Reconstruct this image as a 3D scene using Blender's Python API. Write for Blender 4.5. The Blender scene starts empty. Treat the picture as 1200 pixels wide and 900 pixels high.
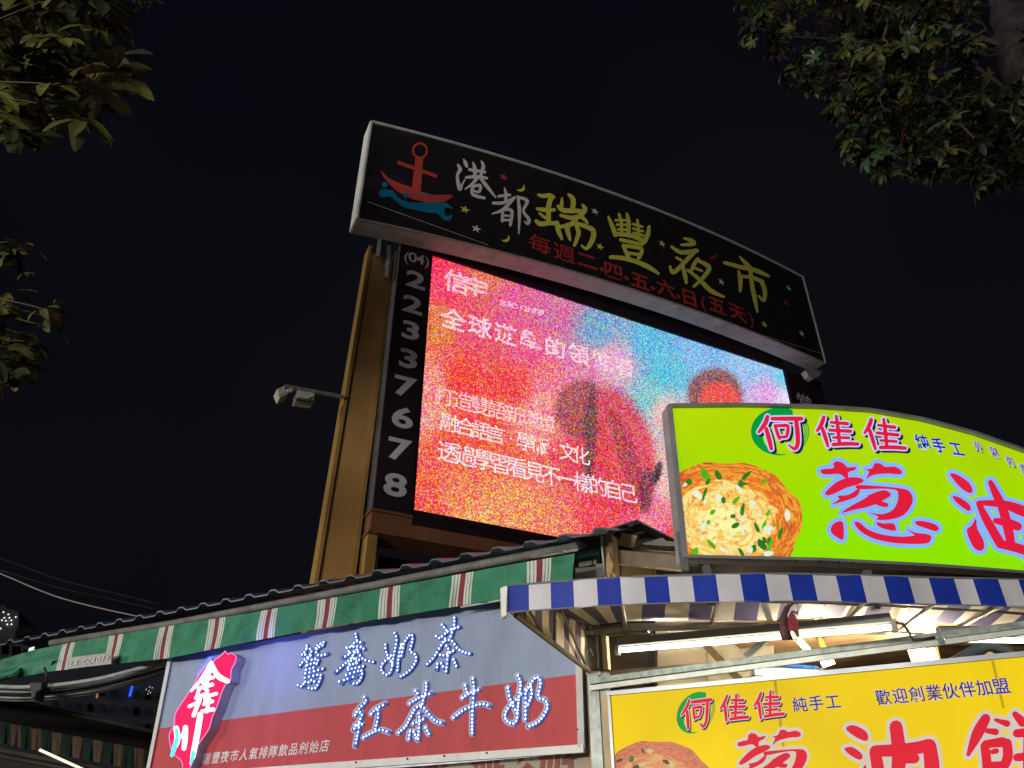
import bpy, bmesh, math, random
from mathutils import Vector
random.seed(7)
SC = bpy.context.scene
COL = SC.collection
# ---------------------------------------------------------------- camera, world, light, exposure
FPX, PITCH = 901.0, math.radians(32.3)          # focal length in px of a 1200 px wide picture, pitch upward
CAM = Vector((0, 0, 1.6))
cd = bpy.data.cameras.new('camera'); cam = bpy.data.objects.new('camera', cd); COL.objects.link(cam)
cam.location = CAM; cam.rotation_euler = (math.radians(90) + PITCH, 0, 0)
cd.sensor_width = 36; cd.lens = 36 * FPX / 1200; cd.clip_end = 500; cd.clip_start = .05
SC.camera = cam
w = bpy.data.worlds.new('World'); SC.world = w; w.use_nodes = True
wn = w.node_tree; bg = wn.nodes['Background']
tc = wn.nodes.new('ShaderNodeTexCoord'); nz = wn.nodes.new('ShaderNodeTexNoise')
nz.inputs['Scale'].default_value = 1.6; nz.inputs['Detail'].default_value = 2
rp = wn.nodes.new('ShaderNodeValToRGB')
rp.color_ramp.elements[0].position = .35; rp.color_ramp.elements[0].color = (.0022, .0022, .0052, 1)
rp.color_ramp.elements[1].position = .7; rp.color_ramp.elements[1].color = (.0056, .0056, .0072, 1)
wn.links.new(tc.outputs['Generated'], nz.inputs['Vector']); wn.links.new(nz.outputs['Fac'], rp.inputs[0])
wn.links.new(rp.outputs[0], bg.inputs[0]); bg.inputs[1].default_value = .85
sd = bpy.data.lights.new('street_glow', 'SUN'); sun = bpy.data.objects.new('street_glow', sd); COL.objects.link(sun)
sd.energy = 1.1; sd.angle = math.radians(16); sd.color = (1, .93, .82)
sun.rotation_euler = Vector((-.90, -.36, .10)).to_track_quat('Z', 'Y').to_euler()
ml = bpy.data.lights.new('market_fill', 'AREA'); ml.shape = 'RECTANGLE'; ml.size = 5; ml.size_y = .6; ml.energy = 1050; ml.color = (1, .94, .84)
mlo = bpy.data.objects.new('market_fill', ml); COL.objects.link(mlo); mlo.location = (-6.5, -6.5, 2.7)   # added unseen light standing in for lit stalls across the lane
mlo.rotation_euler = Vector((-.52, -.80, -.26)).to_track_quat('Z', 'Y').to_euler()
SC.view_settings.view_transform = 'Standard'; SC.view_settings.look = 'None'
SC.view_settings.exposure = 0; SC.view_settings.gamma = 1
SC.cycles.use_denoising = True
SC.cycles.max_bounces = 5; SC.cycles.diffuse_bounces = 3; SC.cycles.glossy_bounces = 2
SC.cycles.sample_clamp_indirect = 6

# ---------------------------------------------------------------- geometry helpers
CP, SP = math.cos(PITCH), math.sin(PITCH)
def ray(x, y):
    u, v = x - 600, 450 - y
    return Vector((u, FPX * CP - v * SP, FPX * SP + v * CP))
def at_h(x, y, H):
    r = ray(x, y); return CAM + r * ((H - CAM.z) / r.z)
def at_d(x, y, D):
    r = ray(x, y); return CAM + r * (D / r.y)
class Pl:                                       # a vertical wall plane: where in the street a sign stands
    def __init__(s, P, t, off=0):
        s.t = Vector((t[0], t[1], 0)).normalized(); s.n = Vector((s.t.y, -s.t.x, 0))
        P = Vector((P[0], P[1], 0))
        if s.n.dot(P) > 0: s.n = -s.n
        s.P0 = P; s.P = P + s.n * off
    def off(s, o): return Pl(s.P, s.t, o)
    def __call__(s, x, y, o=0):
        r = ray(x, y); k = (s.P + s.n * o - CAM).dot(s.n) / r.dot(s.n); return CAM + r * k
    def uz(s, u, z, o=0): return Vector((s.P.x + s.t.x * u, s.P.y + s.t.y * u, z)) + s.n * o
    def u(s, x, y): return (s(x, y) - s.P).dot(s.t)
    def frame(s, x, y): return s(x, y), s.t, s.n
class Curve:                                    # a wall bent in plan (the bowed light box)
    def __init__(s, pts):
        s.seg = []
        for a, b in zip(pts, pts[1:]): s.seg.append(Pl(a, (b[0] - a[0], b[1] - a[1]))); s.seg[-1].L = math.hypot(b[0] - a[0], b[1] - a[1])
    def pick(s, x, y):
        best = None
        for i, p in enumerate(s.seg):
            u = (p(x, y) - p.P).dot(p.t)
            d = max(-u, u - p.L, 0)
            if best is None or d < best[0]: best = (d, p)
        return best[1]
    def __call__(s, x, y, o=0): return s.pick(x, y)(x, y, o)
    def frame(s, x, y):
        p = s.pick(x, y); return p(x, y), p.t, p.n

class MB:
    def __init__(s): s.v, s.f, s.m, s.uv = [], [], [], None
    def add(s, vs, fs, mi=0):
        b = len(s.v); s.v += [Vector(q) for q in vs]
        for f in fs: s.f.append([b + i for i in f]); s.m.append(mi)
    def quad(s, a, b, c, d, mi=0): s.add([a, b, c, d], [(0, 1, 2, 3)], mi)
    def solid(s, poly, ext, mi=0):              # polygon extruded along ext, closed
        n = len(poly); vs = [Vector(p) for p in poly]; vs += [p + ext for p in vs]
        s.add(vs, [tuple(range(n)), tuple(range(2 * n - 1, n - 1, -1))] + [(i, i + n, (i + 1) % n + n, (i + 1) % n) for i in range(n)], mi)
    def bar(s, a, b, wd, ht, mi=0, up=(0, 0, 1)):
        a, b = Vector(a), Vector(b); d = (b - a).normalized(); up = Vector(up)
        sd_ = d.cross(up)
        if sd_.length < .05: sd_ = d.cross(Vector((1, 0, 0)))
        sd_.normalize(); u2 = sd_.cross(d).normalized()
        c = [sd_ * (i * wd / 2) + u2 * (j * ht / 2) for i, j in ((-1, -1), (1, -1), (1, 1), (-1, 1))]
        s.solid([a + q for q in c], b - a, mi)
    def tube(s, path, r, n=8, mi=0, cap=True):
        path = [Vector(p) for p in path]; rs = r if isinstance(r, (list, tuple)) else [r] * len(path)
        vs, fs = [], []
        for i, p in enumerate(path):
            d = (path[min(i + 1, len(path) - 1)] - path[max(i - 1, 0)]).normalized()
            a = d.cross(Vector((0, 0, 1)))
            if a.length < .05: a = d.cross(Vector((1, 0, 0)))
            a.normalize(); b = a.cross(d)
            for k in range(n):
                t = 2 * math.pi * k / n; vs.append(p + (a * math.cos(t) + b * math.sin(t)) * rs[i])
        for i in range(len(path) - 1):
            for k in range(n): fs.append((i * n + k, i * n + (k + 1) % n, (i + 1) * n + (k + 1) % n, (i + 1) * n + k))
        if cap: fs += [tuple(range(n - 1, -1, -1)), tuple(range((len(path) - 1) * n, len(path) * n))]
        s.add(vs, fs, mi)
    def build(s, name, mats, parent=None, smooth=False, bevel=0):
        me = bpy.data.meshes.new(name); o = bpy.data.objects.new(name, me)
        base = Vector((0, 0, 0)); q = parent
        while q is not None: base += q.location; q = q.parent
        me.from_pydata([tuple(p - base) for p in s.v], [], s.f)
        for m in (mats if isinstance(mats, (list, tuple)) else [mats]): me.materials.append(m)
        for p, mi in zip(me.polygons, s.m): p.material_index = mi; p.use_smooth = smooth
        if s.uv:
            l = me.uv_layers.new(name='UVMap')
            for lp in me.loops: l.data[lp.index].uv = s.uv[lp.vertex_index]
        me.validate(); me.update()
        if smooth:
            bm_ = bmesh.new(); bm_.from_mesh(me); bmesh.ops.remove_doubles(bm_, verts=bm_.verts, dist=.0003); bm_.to_mesh(me); bm_.free()
        COL.objects.link(o)
        if bevel:
            bv = o.modifiers.new('bevel', 'BEVEL'); bv.width = bevel; bv.segments = 2; bv.limit_method = 'ANGLE'
        if parent is not None: o.parent = parent
        return o
def tag(o, label=None, cat=None, group=None, kind=None):
    for k, v in (('label', label), ('category', cat), ('group', group), ('kind', kind)):
        if v: o[k] = v
    return o
def thing(name, loc, label, cat, group=None):
    o = bpy.data.objects.new(name, None); COL.objects.link(o); o.location = Vector(loc); o.empty_display_size = .2
    return tag(o, label, cat, group)

# ---------------------------------------------------------------- materials
def S(r, g, b):
    return tuple(((c / 255) / 12.92 if c <= 10 else (((c / 255) + .055) / 1.055) ** 2.4) for c in (r, g, b)) + (1,)
def mul(c, k): return tuple(min(1, x * k) for x in c[:3]) + (1,)
def pm(name, col, rough=.6, metal=0, var=.25, scale=6, bump=0, spec=.3, dirt=None, damt=.5, trans=0, stretch=None):
    m = bpy.data.materials.new(name); m.use_nodes = True; nt = m.node_tree; b = nt.nodes['Principled BSDF']
    t = nt.nodes.new('ShaderNodeTexCoord'); n = nt.nodes.new('ShaderNodeTexNoise')
    n.inputs['Scale'].default_value = scale; n.inputs['Detail'].default_value = 6; n.inputs['Roughness'].default_value = .62
    src = t.outputs['Object']
    if stretch:
        mp = nt.nodes.new('ShaderNodeMapping'); mp.inputs['Scale'].default_value = stretch
        nt.links.new(src, mp.inputs[0]); src = mp.outputs[0]
    nt.links.new(src, n.inputs['Vector'])
    r = nt.nodes.new('ShaderNodeValToRGB'); e = r.color_ramp.elements
    e[0].position, e[1].position = .3, .72; e[0].color = mul(col, 1 - var); e[1].color = mul(col, 1 + var)
    nt.links.new(n.outputs['Fac'], r.inputs[0]); out = r.outputs[0]
    if dirt:
        n2 = nt.nodes.new('ShaderNodeTexNoise'); n2.inputs['Scale'].default_value = scale * .45; n2.inputs['Detail'].default_value = 8; n2.inputs['Roughness'].default_value = .75
        nt.links.new(src, n2.inputs['Vector'])
        r2 = nt.nodes.new('ShaderNodeValToRGB'); r2.color_ramp.elements[0].position = .52; r2.color_ramp.elements[1].position = .7
        r2.color_ramp.elements[0].color = (0, 0, 0, 1); r2.color_ramp.elements[1].color = (damt,) * 3 + (1,)
        mx = nt.nodes.new('ShaderNodeMixRGB'); mx.inputs[2].default_value = dirt
        nt.links.new(n2.outputs['Fac'], r2.inputs[0]); nt.links.new(r2.outputs[0], mx.inputs[0]); nt.links.new(out, mx.inputs[1]); out = mx.outputs[0]
    nt.links.new(out, b.inputs['Base Color'])
    b.inputs['Roughness'].default_value = rough; b.inputs['Metallic'].default_value = metal; b.inputs['Specular IOR Level'].default_value = spec
    if trans: b.inputs['Subsurface Weight'].default_value = 0
    if bump:
        n3 = nt.nodes.new('ShaderNodeTexNoise'); n3.inputs['Scale'].default_value = scale * 4; n3.inputs['Detail'].default_value = 4
        bp = nt.nodes.new('ShaderNodeBump'); bp.inputs['Strength'].default_value = bump; bp.inputs['Distance'].default_value = .02
        nt.links.new(src, n3.inputs['Vector']); nt.links.new(n3.outputs['Fac'], bp.inputs['Height']); nt.links.new(bp.outputs[0], b.inputs['Normal'])
    return m
def em(name, col, st=1, var=.08, scale=2.5, base=.12, rough=.5, zgrad=None):
    m = bpy.data.materials.new(name); m.use_nodes = True; nt = m.node_tree; b = nt.nodes['Principled BSDF']
    t = nt.nodes.new('ShaderNodeTexCoord'); n = nt.nodes.new('ShaderNodeTexNoise'); n.inputs['Scale'].default_value = scale; n.inputs['Detail'].default_value = 3
    nt.links.new(t.outputs['Object'], n.inputs['Vector'])
    r = nt.nodes.new('ShaderNodeValToRGB'); e = r.color_ramp.elements; e[0].position, e[1].position = .3, .7
    e[0].color = mul(col, 1 - var); e[1].color = mul(col, 1 + var); nt.links.new(n.outputs['Fac'], r.inputs[0]); out = r.outputs[0]
    if zgrad:                                   # printed two-tone background of a sign film
        c2, z0, z1 = zgrad
        sx = nt.nodes.new('ShaderNodeSeparateXYZ'); mr = nt.nodes.new('ShaderNodeMapRange'); mx = nt.nodes.new('ShaderNodeMixRGB')
        mr.inputs[1].default_value, mr.inputs[2].default_value = z0, z1; mx.inputs[2].default_value = c2
        nt.links.new(t.outputs['Object'], sx.inputs[0]); nt.links.new(sx.outputs[2], mr.inputs[0]); nt.links.new(mr.outputs[0], mx.inputs[0])
        nt.links.new(out, mx.inputs[1]); out = mx.outputs[0]
    nt.links.new(out, b.inputs['Emission Color']); b.inputs['Emission Strength'].default_value = st
    b.inputs['Base Color'].default_value = mul(col, base); b.inputs['Roughness'].default_value = rough; b.inputs['Specular IOR Level'].default_value = .12
    return m
M = {}
M['steel_brown'] = pm('brown_painted_steel', (.22, .095, .05, 1), .5, 0, .25, 3, .1, dirt=(.10, .04, .02, 1), stretch=(1, 1, .25))
M['steel_yellow'] = pm('mustard_painted_steel', (.40, .24, .07, 1), .5, 0, .3, 3, .1, dirt=(.10, .05, .02, 1), stretch=(1, 1, .25))
M['galv'] = pm('galvanised_steel', (.30, .33, .31, 1), .42, .35, .35, 14, .05, dirt=(.16, .15, .12, 1))
M['grey_metal'] = pm('grey_sheet_metal', (.16, .165, .18, 1), .5, .2, .25, 5)
M['dark_panel'] = pm('dark_plum_panel', (.022, .012, .018, 1), .45, 0, .3, 2)
M['black_board'] = pm('black_sign_board', (.019, .016, .019, 1), .55, 0, .25, 3, spec=.15)
M['beige_sheet'] = pm('beige_sheet_metal', (.33, .32, .285, 1), .6, 0, .2, 3, .05, dirt=(.12, .09, .07, 1), damt=.7)
M['white_paint'] = pm('white_painted_metal', (.72, .73, .72, 1), .5, 0, .12, 4, dirt=(.35, .30, .25, 1))
M['trim'] = pm('pale_trim', (.5, .5, .52, 1), .5, .1, .2, 8)
M['digit'] = pm('silver_digit', (.62, .60, .68, 1), .35, .1, .15, 12)
def paint(n, c, **k): return pm(n, c, .5, 0, k.get('var', .15), k.get('scale', 20), spec=.2)
M['p_red'] = paint('red_sign_paint', (.60, .075, .065, 1)); M['p_red2'] = paint('dull_red_sign_paint', (.50, .045, .045, 1)); M['p_blue'] = paint('blue_sign_paint', (.008, .20, .40, 1))
M['p_yellow'] = paint('yellow_sign_paint', (.86, .80, .13, 1), var=.25, scale=30); M['p_white'] = paint('white_sign_paint', (.80, .79, .84, 1), var=.3, scale=40)

# ---------------------------------------------------------------- writing
def cr(P, k=5, closed=False):                   # Catmull-Rom
    n = len(P); out = []
    for i in range(n if closed else n - 1):
        g = (lambda j: P[j % n]) if closed else (lambda j: P[max(0, min(n - 1, j))])
        a, b, c, d = g(i - 1), g(i), g(i + 1), g(i + 2)
        for q in range(k):
            t = q / k
            out.append(tuple(.5 * (2 * b[j] + (c[j] - a[j]) * t + (2 * a[j] - 5 * b[j] + 4 * c[j] - d[j]) * t * t + (3 * b[j] - a[j] - 3 * c[j] + d[j]) * t ** 3) for j in range(len(b))))
    if not closed: out.append(tuple(P[-1]))
    return out
IDN = lambda x, y: (x, y)
def strokes(mb, surf, crop, SS, r=10, grow=0, off=.004, step=.0002, mi=0, A=IDN, shift=(0, 0)):
    ox, oy, sc = crop
    for k, st in enumerate(SS):
        pts = [(p[0], p[1], (p[2] if len(p) > 2 else r) + grow) for p in st]
        q = cr(pts) if len(pts) > 2 else [tuple(pts[0][j] + (pts[1][j] - pts[0][j]) * t / 4 for j in range(3)) for t in range(5)]
        L, R = [], []
        for i, (x, y, rr) in enumerate(q):
            a, b = q[max(0, i - 1)], q[min(len(q) - 1, i + 1)]
            dx, dy = b[0] - a[0], b[1] - a[1]; l = math.hypot(dx, dy) or 1; nx, ny = -dy / l, dx / l
            L.append((x + nx * rr, y + ny * rr)); R.append((x - nx * rr, y - ny * rr))
        def cap(c, frm, sgn):
            a0 = math.atan2(frm[1] - c[1], frm[0] - c[0]); rr = c[2]
            return [(c[0] + rr * math.cos(a0 + sgn * math.pi * t / 5), c[1] + rr * math.sin(a0 + sgn * math.pi * t / 5)) for t in range(1, 5)]
        T = lambda p: surf(*A(ox + (p[0] + shift[0]) / sc, oy + (p[1] + shift[1]) / sc), off + k * step)
        vs = [T(p) for p in L] + [T(p) for p in R]; n = len(q)
        fs = [(i, i + 1, n + i + 1, n + i) for i in range(n - 1)]
        mb.add(vs, fs, mi)
        e = [L[-1]] + cap(q[-1], L[-1], -1) + [R[-1]]; mb.add([T(p) for p in e], [tuple(range(len(e)))], mi)
        e = [R[0]] + cap(q[0], R[0], -1) + [L[0]]; mb.add([T(p) for p in e], [tuple(range(len(e)))], mi)
def blobs(mb, surf, crop, PP, grow=0, off=.004, step=.0002, mi=0, A=IDN, smooth=3, shift=(0, 0)):
    ox, oy, sc = crop
    for k, P in enumerate(PP):
        q = cr(P, smooth, True) if smooth else P
        if grow:
            ar = sum(q[i][0] * q[(i + 1) % len(q)][1] - q[(i + 1) % len(q)][0] * q[i][1] for i in range(len(q)))
            sg = 1 if ar > 0 else -1; o = []
            for i, p in enumerate(q):
                a, b = q[i - 1], q[(i + 1) % len(q)]; dx, dy = b[0] - a[0], b[1] - a[1]; l = math.hypot(dx, dy) or 1
                o.append((p[0] + sg * dy / l * grow, p[1] - sg * dx / l * grow))
            q = o
        vs = [surf(*A(ox + (p[0] + shift[0]) / sc, oy + (p[1] + shift[1]) / sc), off + k * step) for p in q]
        mb.add(vs, [tuple(range(len(vs)))], mi)
_g = {}
def glyph(ch, bold):
    if (ch, bold) not in _g:
        c = bpy.data.curves.new('t', 'FONT'); c.body = ch; c.offset = bold; c.resolution_u = 3
        o = bpy.data.objects.new('t', c); COL.objects.link(o)
        me = bpy.data.meshes.new_from_object(o.evaluated_get(bpy.context.evaluated_depsgraph_get()))
        _g[(ch, bold)] = ([tuple(v.co) for v in me.vertices], [tuple(p.vertices) for p in me.polygons])
        bpy.data.objects.remove(o); bpy.data.curves.remove(c); bpy.data.meshes.remove(me)
    return _g[(ch, bold)]
def char(mb, surf, ch, px, py, em_, ws=1, bold=0, off=.004, shear=0, mi=0, dx=0, dz=0):
    v, f = glyph(ch, bold)
    if not v: return
    P, t, n = surf.frame(px, py)
    x0, x1 = min(p[0] for p in v), max(p[0] for p in v); cx = .5 if ord(ch) > 0x2e80 else (x0 + x1) / 2
    z = Vector((0, 0, 1))
    mb.add([P + n * off + t * ((p[0] - cx + (p[1] - .38) * shear) * em_ * ws + dx) + z * ((p[1] - .38) * em_ + dz) for p in v], f, mi)
def line(mb, surf, text, a, b, em_, **k):
    ua, ub = surf(*a), surf(*b); n = len(text)
    for i, ch in enumerate(text):
        t = i / max(1, n - 1); W = ua + (ub - ua) * t
        px, py = project(W); char(mb, surf, ch, px, py, em_, **k)
def project(W):
    d = W - CAM; f = d.y * CP + d.z * SP; up = d.z * CP - d.y * SP
    return 600 + FPX * d.x / f, 450 - FPX * up / f
def lerp(T, x):
    for (a, b), (c, d) in zip(T, T[1:]):
        if x <= c: return b + (d - b) * (x - a) / (c - a)
    return T[-1][1]

# ---------------------------------------------------------------- where things stand
F = Pl((.42, 3.95), (.887, -.46))               # the row of stall fronts
B = Pl((-1.228, 9.0), (math.sin(math.radians(63.2)), math.cos(math.radians(63.2))))   # the billboard

# ================================================================ SETTING
g = MB(); g.quad((-150, -60, 0), (150, -60, 0), (150, 240, 0), (-150, 240, 0))
tag(g.build('ground', pm('asphalt', (.05, .05, .052, 1), .85, 0, .3, 3, .3)), kind='structure')

# ================================================================ BILLBOARD
bb = thing('led_billboard', B.uz(3.5, 0), 'huge lit LED screen with pink and blue picture and a column of big phone digits', 'billboard')
# screen
LW, Z0, Z1 = 7.14, 5.415, 9.635
NX, NZ = 150, 90
CTRL = [(508,305,250,20,90),(530,335,245,60,110),(570,330,225,120,90),(600,350,225,90,150),(650,365,215,110,160),(700,385,120,170,205),(760,400,95,185,225),(820,415,130,185,235),(880,430,150,195,240),(920,440,110,205,235),
 (515,380,225,130,70),(560,390,235,80,110),(620,410,235,90,140),(680,430,220,130,170),(720,425,235,170,200),(780,440,90,190,220),(900,460,225,170,225),(925,470,240,225,250),
 (505,450,245,150,140),(540,445,240,60,45),(600,450,240,70,60),(640,470,240,150,150),(500,490,240,160,150),(560,490,245,80,50),(620,500,245,150,140),(520,520,240,90,60),(600,530,240,100,70),(680,540,225,60,80),
 (490,580,245,95,70),(540,570,240,130,85),(600,590,240,155,100),(650,610,240,140,100),(560,600,240,165,100),(700,600,240,70,90),(760,610,240,120,150),(770,560,235,190,190),(775,480,240,190,190),(640,440,240,120,130),(760,470,130,200,205),(850,560,235,140,170),(900,560,230,150,180),(900,620,235,100,120),(800,640,240,60,70)]
def scr_col(px, py):
    wt, c = 0, [0, 0, 0]
    for q in CTRL:
        d2 = (px - q[0]) ** 2 + (py - q[1]) ** 2 + 60; k = 1 / d2 ** 1.7; wt += k
        for j in range(3): c[j] += k * q[2 + j]
    c = [x / wt for x in c]
    def ov(e, col, a):
        for j in range(3): c[j] += (col[j] - c[j]) * a * e
    def ell(cx, cy, rx, ry, rot=0, soft=.12):
        dx, dy = px - cx, py - cy; ca, sa = math.cos(rot), math.sin(rot)
        d = math.hypot((dx * ca + dy * sa) / rx, (-dx * sa + dy * ca) / ry); return max(0, min(1, (1 + soft - d) / (2 * soft)))
    f1 = ell(722, 530, 44, 78, -.25)
    ov(f1, (225, 55, 80), .8)
    ov(ell(684, 480, 34, 34, .1) * (1 if px < 694 + (py - 450) * .1 else .25), (158, 72, 78), .8)
    ov(ell(692, 510, 7, 62, .05), (110, 60, 70), .75); ov(ell(738, 540, 11, 62, -.35), (150, 50, 65), .55)
    ov(ell(770, 555, 5, 14, .3), (60, 30, 40), .9); ov(ell(757, 575, 8, 26, .1), (110, 40, 75), .7)
    ov(ell(838, 462, 32, 30, .2), (150, 78, 80), .9); ov(ell(844, 470, 24, 22, .3), (240, 80, 75), .95)
    return c
lm = bpy.data.materials.new('led_pixels'); lm.use_nodes = True; nt = lm.node_tree; nt.nodes.clear()
N = nt.nodes.new; Lk = nt.links.new
out = N('ShaderNodeOutputMaterial'); emi = N('ShaderNodeEmission'); uvn = N('ShaderNodeUVMap'); sn = N('ShaderNodeVectorMath'); sn.operation = 'SNAP'; sn.inputs[1].default_value = (.0135, .0135, .0135)
wh = N('ShaderNodeTexWhiteNoise'); wh.noise_dimensions = '2D'; va = N('ShaderNodeVertexColor'); va.layer_name = 'pic'
Lk(uvn.outputs[0], sn.inputs[0]); Lk(sn.outputs[0], wh.inputs['Vector'])
sub = N('ShaderNodeVectorMath'); sub.operation = 'SUBTRACT'; Lk(va.outputs[0], sub.inputs[0]); Lk(wh.outputs['Color'], sub.inputs[1])
ma = N('ShaderNodeVectorMath'); ma.operation = 'MULTIPLY_ADD'; ma.inputs[1].default_value = (1.9,) * 3; ma.inputs[2].default_value = (.5,) * 3; Lk(sub.outputs[0], ma.inputs[0])
mxx = N('ShaderNodeVectorMath'); mxx.operation = 'MAXIMUM'; mxx.inputs[1].default_value = (.012, .012, .012); Lk(ma.outputs[0], mxx.inputs[0])
mnn = N('ShaderNodeVectorMath'); mnn.operation = 'MINIMUM'; mnn.inputs[1].default_value = (1, 1, 1); Lk(mxx.outputs[0], mnn.inputs[0])
bl_ = N('ShaderNodeMixRGB'); bl_.inputs[0].default_value = .74; Lk(va.outputs[0], bl_.inputs[1]); Lk(mnn.outputs[0], bl_.inputs[2]); Lk(bl_.outputs[0], emi.inputs[0]); emi.inputs[1].default_value = 1.0; Lk(emi.outputs[0], out.inputs[0])
mb = MB(); mb.uv = []; cols = []
for j in range(NZ + 1):
    for i in range(NX + 1):
        u, z = LW * i / NX, Z0 + (Z1 - Z0) * j / NZ; P = B.uz(u, z)
        mb.v.append(P); mb.uv.append((u, z)); c = scr_col(*project(P))
        cols.append(tuple(max(0, x / 255) ** 2.15 for x in c) + (1,))
for j in range(NZ):
    for i in range(NX):
        a = j * (NX + 1) + i; mb.f.append([a, a + 1, a + NX + 2, a + NX + 1]); mb.m.append(0)
scr = mb.build('screen', lm, bb)
ca = scr.data.color_attributes.new('pic', 'FLOAT_COLOR', 'POINT')
for i, c in enumerate(cols): ca.data[i].color = c
def led_text(name, text, a, b, e, prob, **k):
    t = MB(); line(t, B, text, a, b, e, off=.012, **k); t.uv = [((p - B.P).dot(B.t), p.z) for p in t.v]
    o = t.build(name, lm, scr); at = o.data.color_attributes.new('pic', 'FLOAT_COLOR', 'POINT')
    for i in range(len(t.v)): at.data[i].color = prob
led_text('screen_lettering', '信宇', (535, 331), (557, 338), .44, (.95, .50, .58, 1), bold=.025)
led_text('screen_lettering', '全球遊學的領航者', (531, 375), (731, 430), .40, (.95, .58, .72, 1), bold=.02)
led_text('screen_lettering', 'EURO CENTER', (588, 355), (636, 367), .15, (.95, .5, .68, 1), bold=.02)
led_text('screen_lettering', '打造雙語新環境', (521, 465), (640, 496), .32, (.95, .58, .58, 1), bold=.004)
led_text('screen_lettering', '融合語言·學術·文化', (527, 496), (681, 534), .31, (.88, .76, .74, 1), bold=.004)
led_text('screen_lettering', '透過學習看見不一樣的自己', (525, 530), (736, 578), .33, (.88, .74, .80, 1), bold=.006)
# screen border, number panel, right panel
bx = MB()
def pbox(mb, pl, u0, u1, z0, z1, front, back, mi=0):
    mb.solid([pl.uz(u0, z0, front), pl.uz(u1, z0, front), pl.uz(u1, z1, front), pl.uz(u0, z1, front)], -pl.n * (front - back), mi)
pbox(bx, B, -.02, LW + .02, Z1 + .004, 10.0, .03, -.3); pbox(bx, B, -.02, LW + .02, 5.22, Z0 - .004, .03, -.3)
pbox(bx, B, -.02, LW + .02, Z0 - .004, Z1 + .004, -.004, -.3)
bx.build('border', M['dark_panel'], bb)
npn = MB(); npn.solid([B(437, 595, .03), B(482, 599.5, .03), B(505, 296, .03), B(470, 286, .03)], -B.n * .03)
pl_ = npn.build('number_panel', M['dark_panel'], bb)
sdm = MB(); sdm.solid([B(436.3, 596), B(482, 601), B(505, 294), B(469.2, 285)], -B.n * .42); sdm.build('panel_case', pm('grey_panel_case', (.09, .09, .10, 1), .5, .1, .2, 4), bb)
t = MB()
for ch, x, y, e in (('(', 475.8, 301.5, .26), ('0', 482.8, 302.5, .26), ('4', 491.5, 304.8, .26), (')', 499.5, 307.5, .26)): char(t, B, ch, x, y, e, ws=1.15, bold=.012 if ch in '04' else 0, off=.034)
t.build('area_code', M['digit'], pl_)
for ch, x, y in zip('22337678', (486.5, 482.7, 480.5, 477.8, 474.3, 471, 467.5, 462.5), (328.5, 357.5, 387.5, 420.5, 453, 489.5, 526.5, 568)):
    t = MB(); char(t, B, ch, x, y, .42, ws=1.5, bold=.028, off=.034); t.build('digit', M['digit'], pl_)
rpn = MB(); pbox(rpn, B, LW + .025, LW + .95, 5.2, 9.62, .03, -.3); rp_ = rpn.build('side_panel', M['dark_panel'], bb)
t = MB(); char(t, B, '常', 941.5, 473, .42, bold=.008, off=.034); t.build('character', M['digit'], rp_)
# dark plate stands in for the shadowed space behind the support steel
# ---- top sign
TA, TB, BOW = Vector((-2.231, 8.111, 0)), Vector((5.89, 12.02, 0)), .32     # the board bows out toward the lane
tn = Vector((TB - TA).normalized().yx.to_3d()); tn = Vector((tn.x, -tn.y, 0)); tn = tn if tn.dot(TA) < 0 else -tn
def tplan(q): return TA + (TB - TA) * q + tn * (4 * BOW * q * (1 - q))
TQ = [k / 14 for k in range(15)]
T = Curve([tplan(q).xy for q in TQ])
T.t = (TB - TA).normalized(); T.n = tn
ts = thing('rooftop_sign', tplan(.5) + Vector((0, 0, 9.6)), 'long bowed black sign board with red anchor and yellow characters, topmost on the billboard', 'sign')
zb, zt_ = (lambda q: Vector((0, 0, 9.55 + .11 * q))), (lambda q: Vector((0, 0, 11.66 + .10 * q)))
f0 = [tplan(q) for q in TQ]
m = MB()
for k in range(14): m.quad(f0[k] + zb(TQ[k]), f0[k + 1] + zb(TQ[k + 1]), f0[k + 1] + zt_(TQ[k + 1]), f0[k] + zt_(TQ[k]))
m.build('sign_face', M['black_board'], ts)
m = MB(); b0 = [p - tn * .33 for p in f0]; f1 = [p - tn * .004 for p in f0]
for k in range(14):
    q0, q1 = TQ[k], TQ[k + 1]
    m.quad(f1[k] + zb(q0), f1[k + 1] + zb(q1), b0[k + 1] + zb(q1), b0[k] + zb(q0)); m.quad(f1[k] + zt_(q0), f1[k + 1] + zt_(q1), b0[k + 1] + zt_(q1), b0[k] + zt_(q0)); m.quad(b0[k] + zb(q0), b0[k + 1] + zb(q1), b0[k + 1] + zt_(q1), b0[k] + zt_(q0))
m.quad(f1[14] + zb(1), f1[14] + zt_(1), b0[14] + zt_(1), b0[14] + zb(1))
m.build('casing', M['beige_sheet'], ts)
ec = MB(); ec.solid([f0[0] + zb(0), f0[0] + zt_(0), b0[0] + zt_(0), b0[0] + zb(0)], -T.t * .03); ec.build('end_cap', pm('lit_end_white', (.86, .89, .88, 1), .5, 0, .06, 4), ts)  # extra-white albedo stands in for strong light on this end
tr = MB(); tr.tube([f0[k] + zt_(TQ[k]) + tn * .012 for k in range(15)], .024, 6); tr.tube([f0[14] + tn * .012 + zt_(1), f0[14] + tn * .012 + zb(1)], .02, 6); tr.tube([f0[0] + tn * .012 + zt_(0), f0[0] + tn * .012 + zb(0)], .022, 6)
tr.build('edge_trim', M['trim'], ts)
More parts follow.
